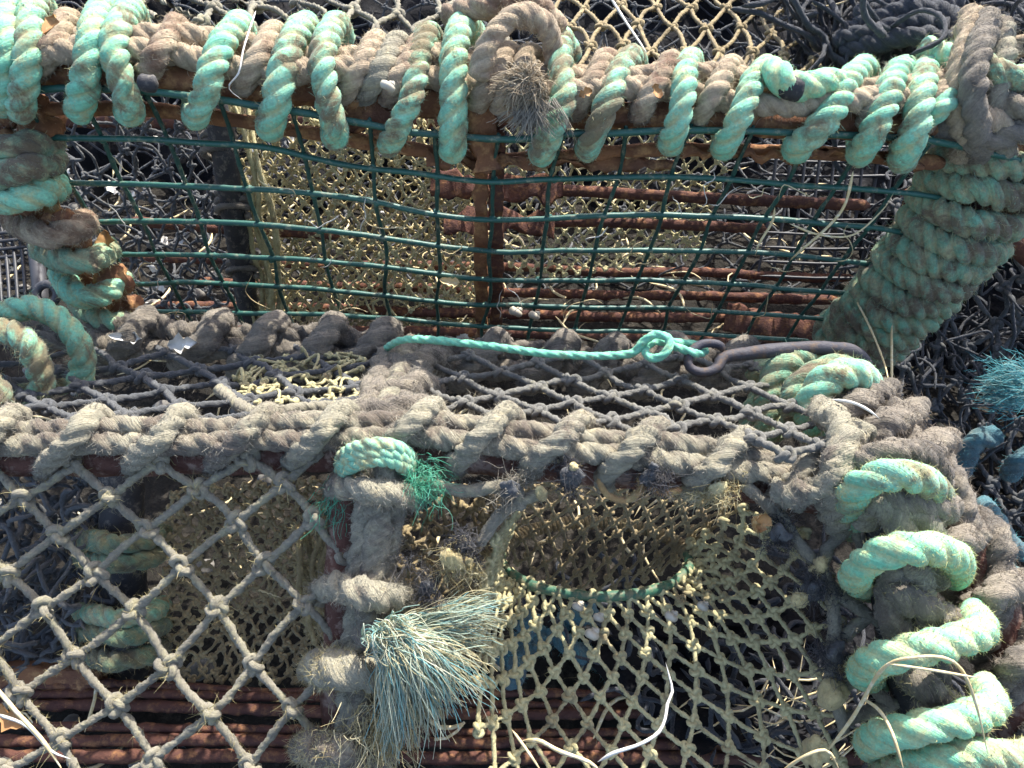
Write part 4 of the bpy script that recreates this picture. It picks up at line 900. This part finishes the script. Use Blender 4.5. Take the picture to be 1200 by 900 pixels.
# creel further behind filling the top edge, its netting over a black heap added as deep shade
bp = thing('lobster_pot', 'dark pot with netting over black shade fill seen over and through the rear pot', 'lobster pot', (0, 1.15, 0))
b = MB()
for (a, c_) in (((-100, -60, 1.18), (1300, -60, 1.18)), ((-100, 140, 1.12), (1300, 140, 1.12))):
    sweep(b, smooth([P(*a), P(*c_)], .02), .013, 10, noise=.003)
b.build('frame_pipe', RUST, bp)
b = MB(); net_grid(b, quad_map([(-150, -120, 1.22), (1350, -120, 1.22), (1300, 340, 1.06), (-100, 340, 1.06)], .0), 60, 26, .0019, jit=.3, bend=.12, sides=6); b.build('side_net', [TWINE_D, H_DARK], bp)
b = MB(); hc = [(-300, -170, 1.42), (1500, -170, 1.42), (1400, 345, 1.13), (-200, 345, 1.13)]
heap(b, hc, 150, 60, .05, 14, 2); fh3 = quad_map(hc)
tangle(b, lambda: fh3(rng.random(), rng.random())-FW*.03, 420, .0018, .2, 0, .9, sides=5); b.build('inner_net', [BLUEBLK, H_DARK, BLACKMASS], bp)
#====================================================================== GROUND
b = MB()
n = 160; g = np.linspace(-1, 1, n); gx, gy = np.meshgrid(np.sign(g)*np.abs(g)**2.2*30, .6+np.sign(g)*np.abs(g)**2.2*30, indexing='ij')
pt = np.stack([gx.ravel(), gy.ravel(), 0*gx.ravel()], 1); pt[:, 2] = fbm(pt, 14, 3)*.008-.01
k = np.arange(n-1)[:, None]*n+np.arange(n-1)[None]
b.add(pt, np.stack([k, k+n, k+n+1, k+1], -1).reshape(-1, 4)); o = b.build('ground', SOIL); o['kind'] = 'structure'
b = MB()
for _ in range(130):
    x = rng.uniform(-.95, -.22); y = rng.uniform(.1, 1.1); r = rng.uniform(.004, .014)
    blob(b, (x, y, r*.3-.006), r, 0, .35, 50, 6, (1, rng.uniform(.6, 1), rng.uniform(.5, .8)), seed=x*9)
o = b.build('gravel', STONE); o['kind'] = 'stuff'; o['label'] = 'pale gravel stones on the ground under the pots'
b = MB()
for _ in range(260):
    x = rng.uniform(-.75, .2) if rng.random() < .75 else rng.uniform(.1, .5); y = rng.uniform(.15, 1.0); z = .012+rng.random()*.03
    p = np.array([x, y, z]); a = rng.uniform(0, 6.28); L = rng.uniform(.02, .08)
    q = [p, p+np.array([math.cos(a), math.sin(a), .1])*L*.5, p+np.array([math.cos(a+.4), math.sin(a+.4), -.05])*L]
    sweep(b, smooth(q, .008), rng.uniform(.0007, .002), 5)
for _ in range(36):
    u = rng.normal(880, 55); v = rng.normal(868, 30); p = P(u, v, GD(v, .035))+np.array([0, 0, rng.random()*.06]); a = rng.uniform(-.6, .9); L = rng.uniform(.03, .09)
    q = [p, p+np.array([math.cos(a), math.sin(a), rng.normal()*.3])*L*.5, p+np.array([math.cos(a+.5), math.sin(a+.5), rng.normal()*.3])*L]
    sweep(b, smooth(q, .008), rng.uniform(.0004, .0010), 5)
o = b.build('litter', [STRAW]); o['kind'] = 'stuff'; o['label'] = 'dry straw litter scattered on the ground under the pots'

b = MB()
for _ in range(70):
    u = rng.uniform(70, 330) if rng.random() < .7 else rng.uniform(330, 560); v = rng.uniform(120, 400); c = P(u, v, GD(v, .0) - rng.uniform(.0, .05) if v > 330 else rng.uniform(1.0, 1.1))
    X = rng.normal(size=3); X /= np.linalg.norm(X); Y = np.cross(X, rng.normal(size=3)); Y /= np.linalg.norm(Y); L = rng.uniform(.003, .010); Z = np.cross(X, Y)
    gv = []
    for th in (0, .0008):
        for i in range(5):
            for j in range(4): gv.append(c+X*L*(i/2-1)*(1+rng.normal()*.15)+Y*L*.6*(j/1.5-1)*(1+rng.normal()*.2)+Z*(th+L*.25*math.sin(i*1.3+j)))
    gf = [(o_+i*4+j, o_+i*4+j+1, o_+i*4+j+5, o_+i*4+j+4) for o_ in (0, 20) for i in range(4) for j in range(3)]
    b.add(np.array(gv), np.array(gf))
o = b.build('plastic_litter', WHITEPL); o['kind'] = 'stuff'; o['label'] = 'torn pale plastic scraps littered behind the wire panel'
#====================================================================== LIGHT, SKY, CAMERA
SUN_EL, SUN_AZ = math.radians(47), math.radians(27)      # azimuth measured from +Y towards +X (behind the pots, a little to the right)
w = bpy.data.worlds.new('World'); SC.world = w; w.use_nodes = True
nt = w.node_tree; bg = nt.nodes['Background']; sk = nt.nodes.new('ShaderNodeTexSky'); sk.sky_type = 'NISHITA'; sk.sun_disc = False
sk.sun_elevation = SUN_EL; sk.sun_rotation = SUN_AZ
sk.air_density = .8; sk.dust_density = 2.5; sk.ozone_density = .6
nt.links.new(sk.outputs[0], bg.inputs[0]); bg.inputs[1].default_value = .15
sd = np.array([math.sin(SUN_AZ)*math.cos(SUN_EL), math.cos(SUN_AZ)*math.cos(SUN_EL), math.sin(SUN_EL)])
L = bpy.data.lights.new('Sun', 'SUN'); L.energy = 3.6; L.angle = math.radians(.5); L.color = (1, .965, .90)
lo = bpy.data.objects.new('Sun', L); COL.objects.link(lo); lo.rotation_euler = Vector(-sd).to_track_quat('-Z', 'Y').to_euler(); lo.location = Vector(sd*5)
cam = bpy.data.cameras.new('Camera'); cam.sensor_width = 36; cam.lens = 36*FPX/1200; cam.clip_start = .01; cam.clip_end = 200
co = bpy.data.objects.new('Camera', cam); COL.objects.link(co); co.location = Vector(CAM); co.rotation_euler = (math.pi/2-PITCH, 0, 0); SC.camera = co
SC.view_settings.view_transform = 'Standard'; SC.view_settings.look = 'None'; SC.view_settings.gamma = 1; SC.view_settings.exposure = 1.62
SC.cycles.max_bounces = 8
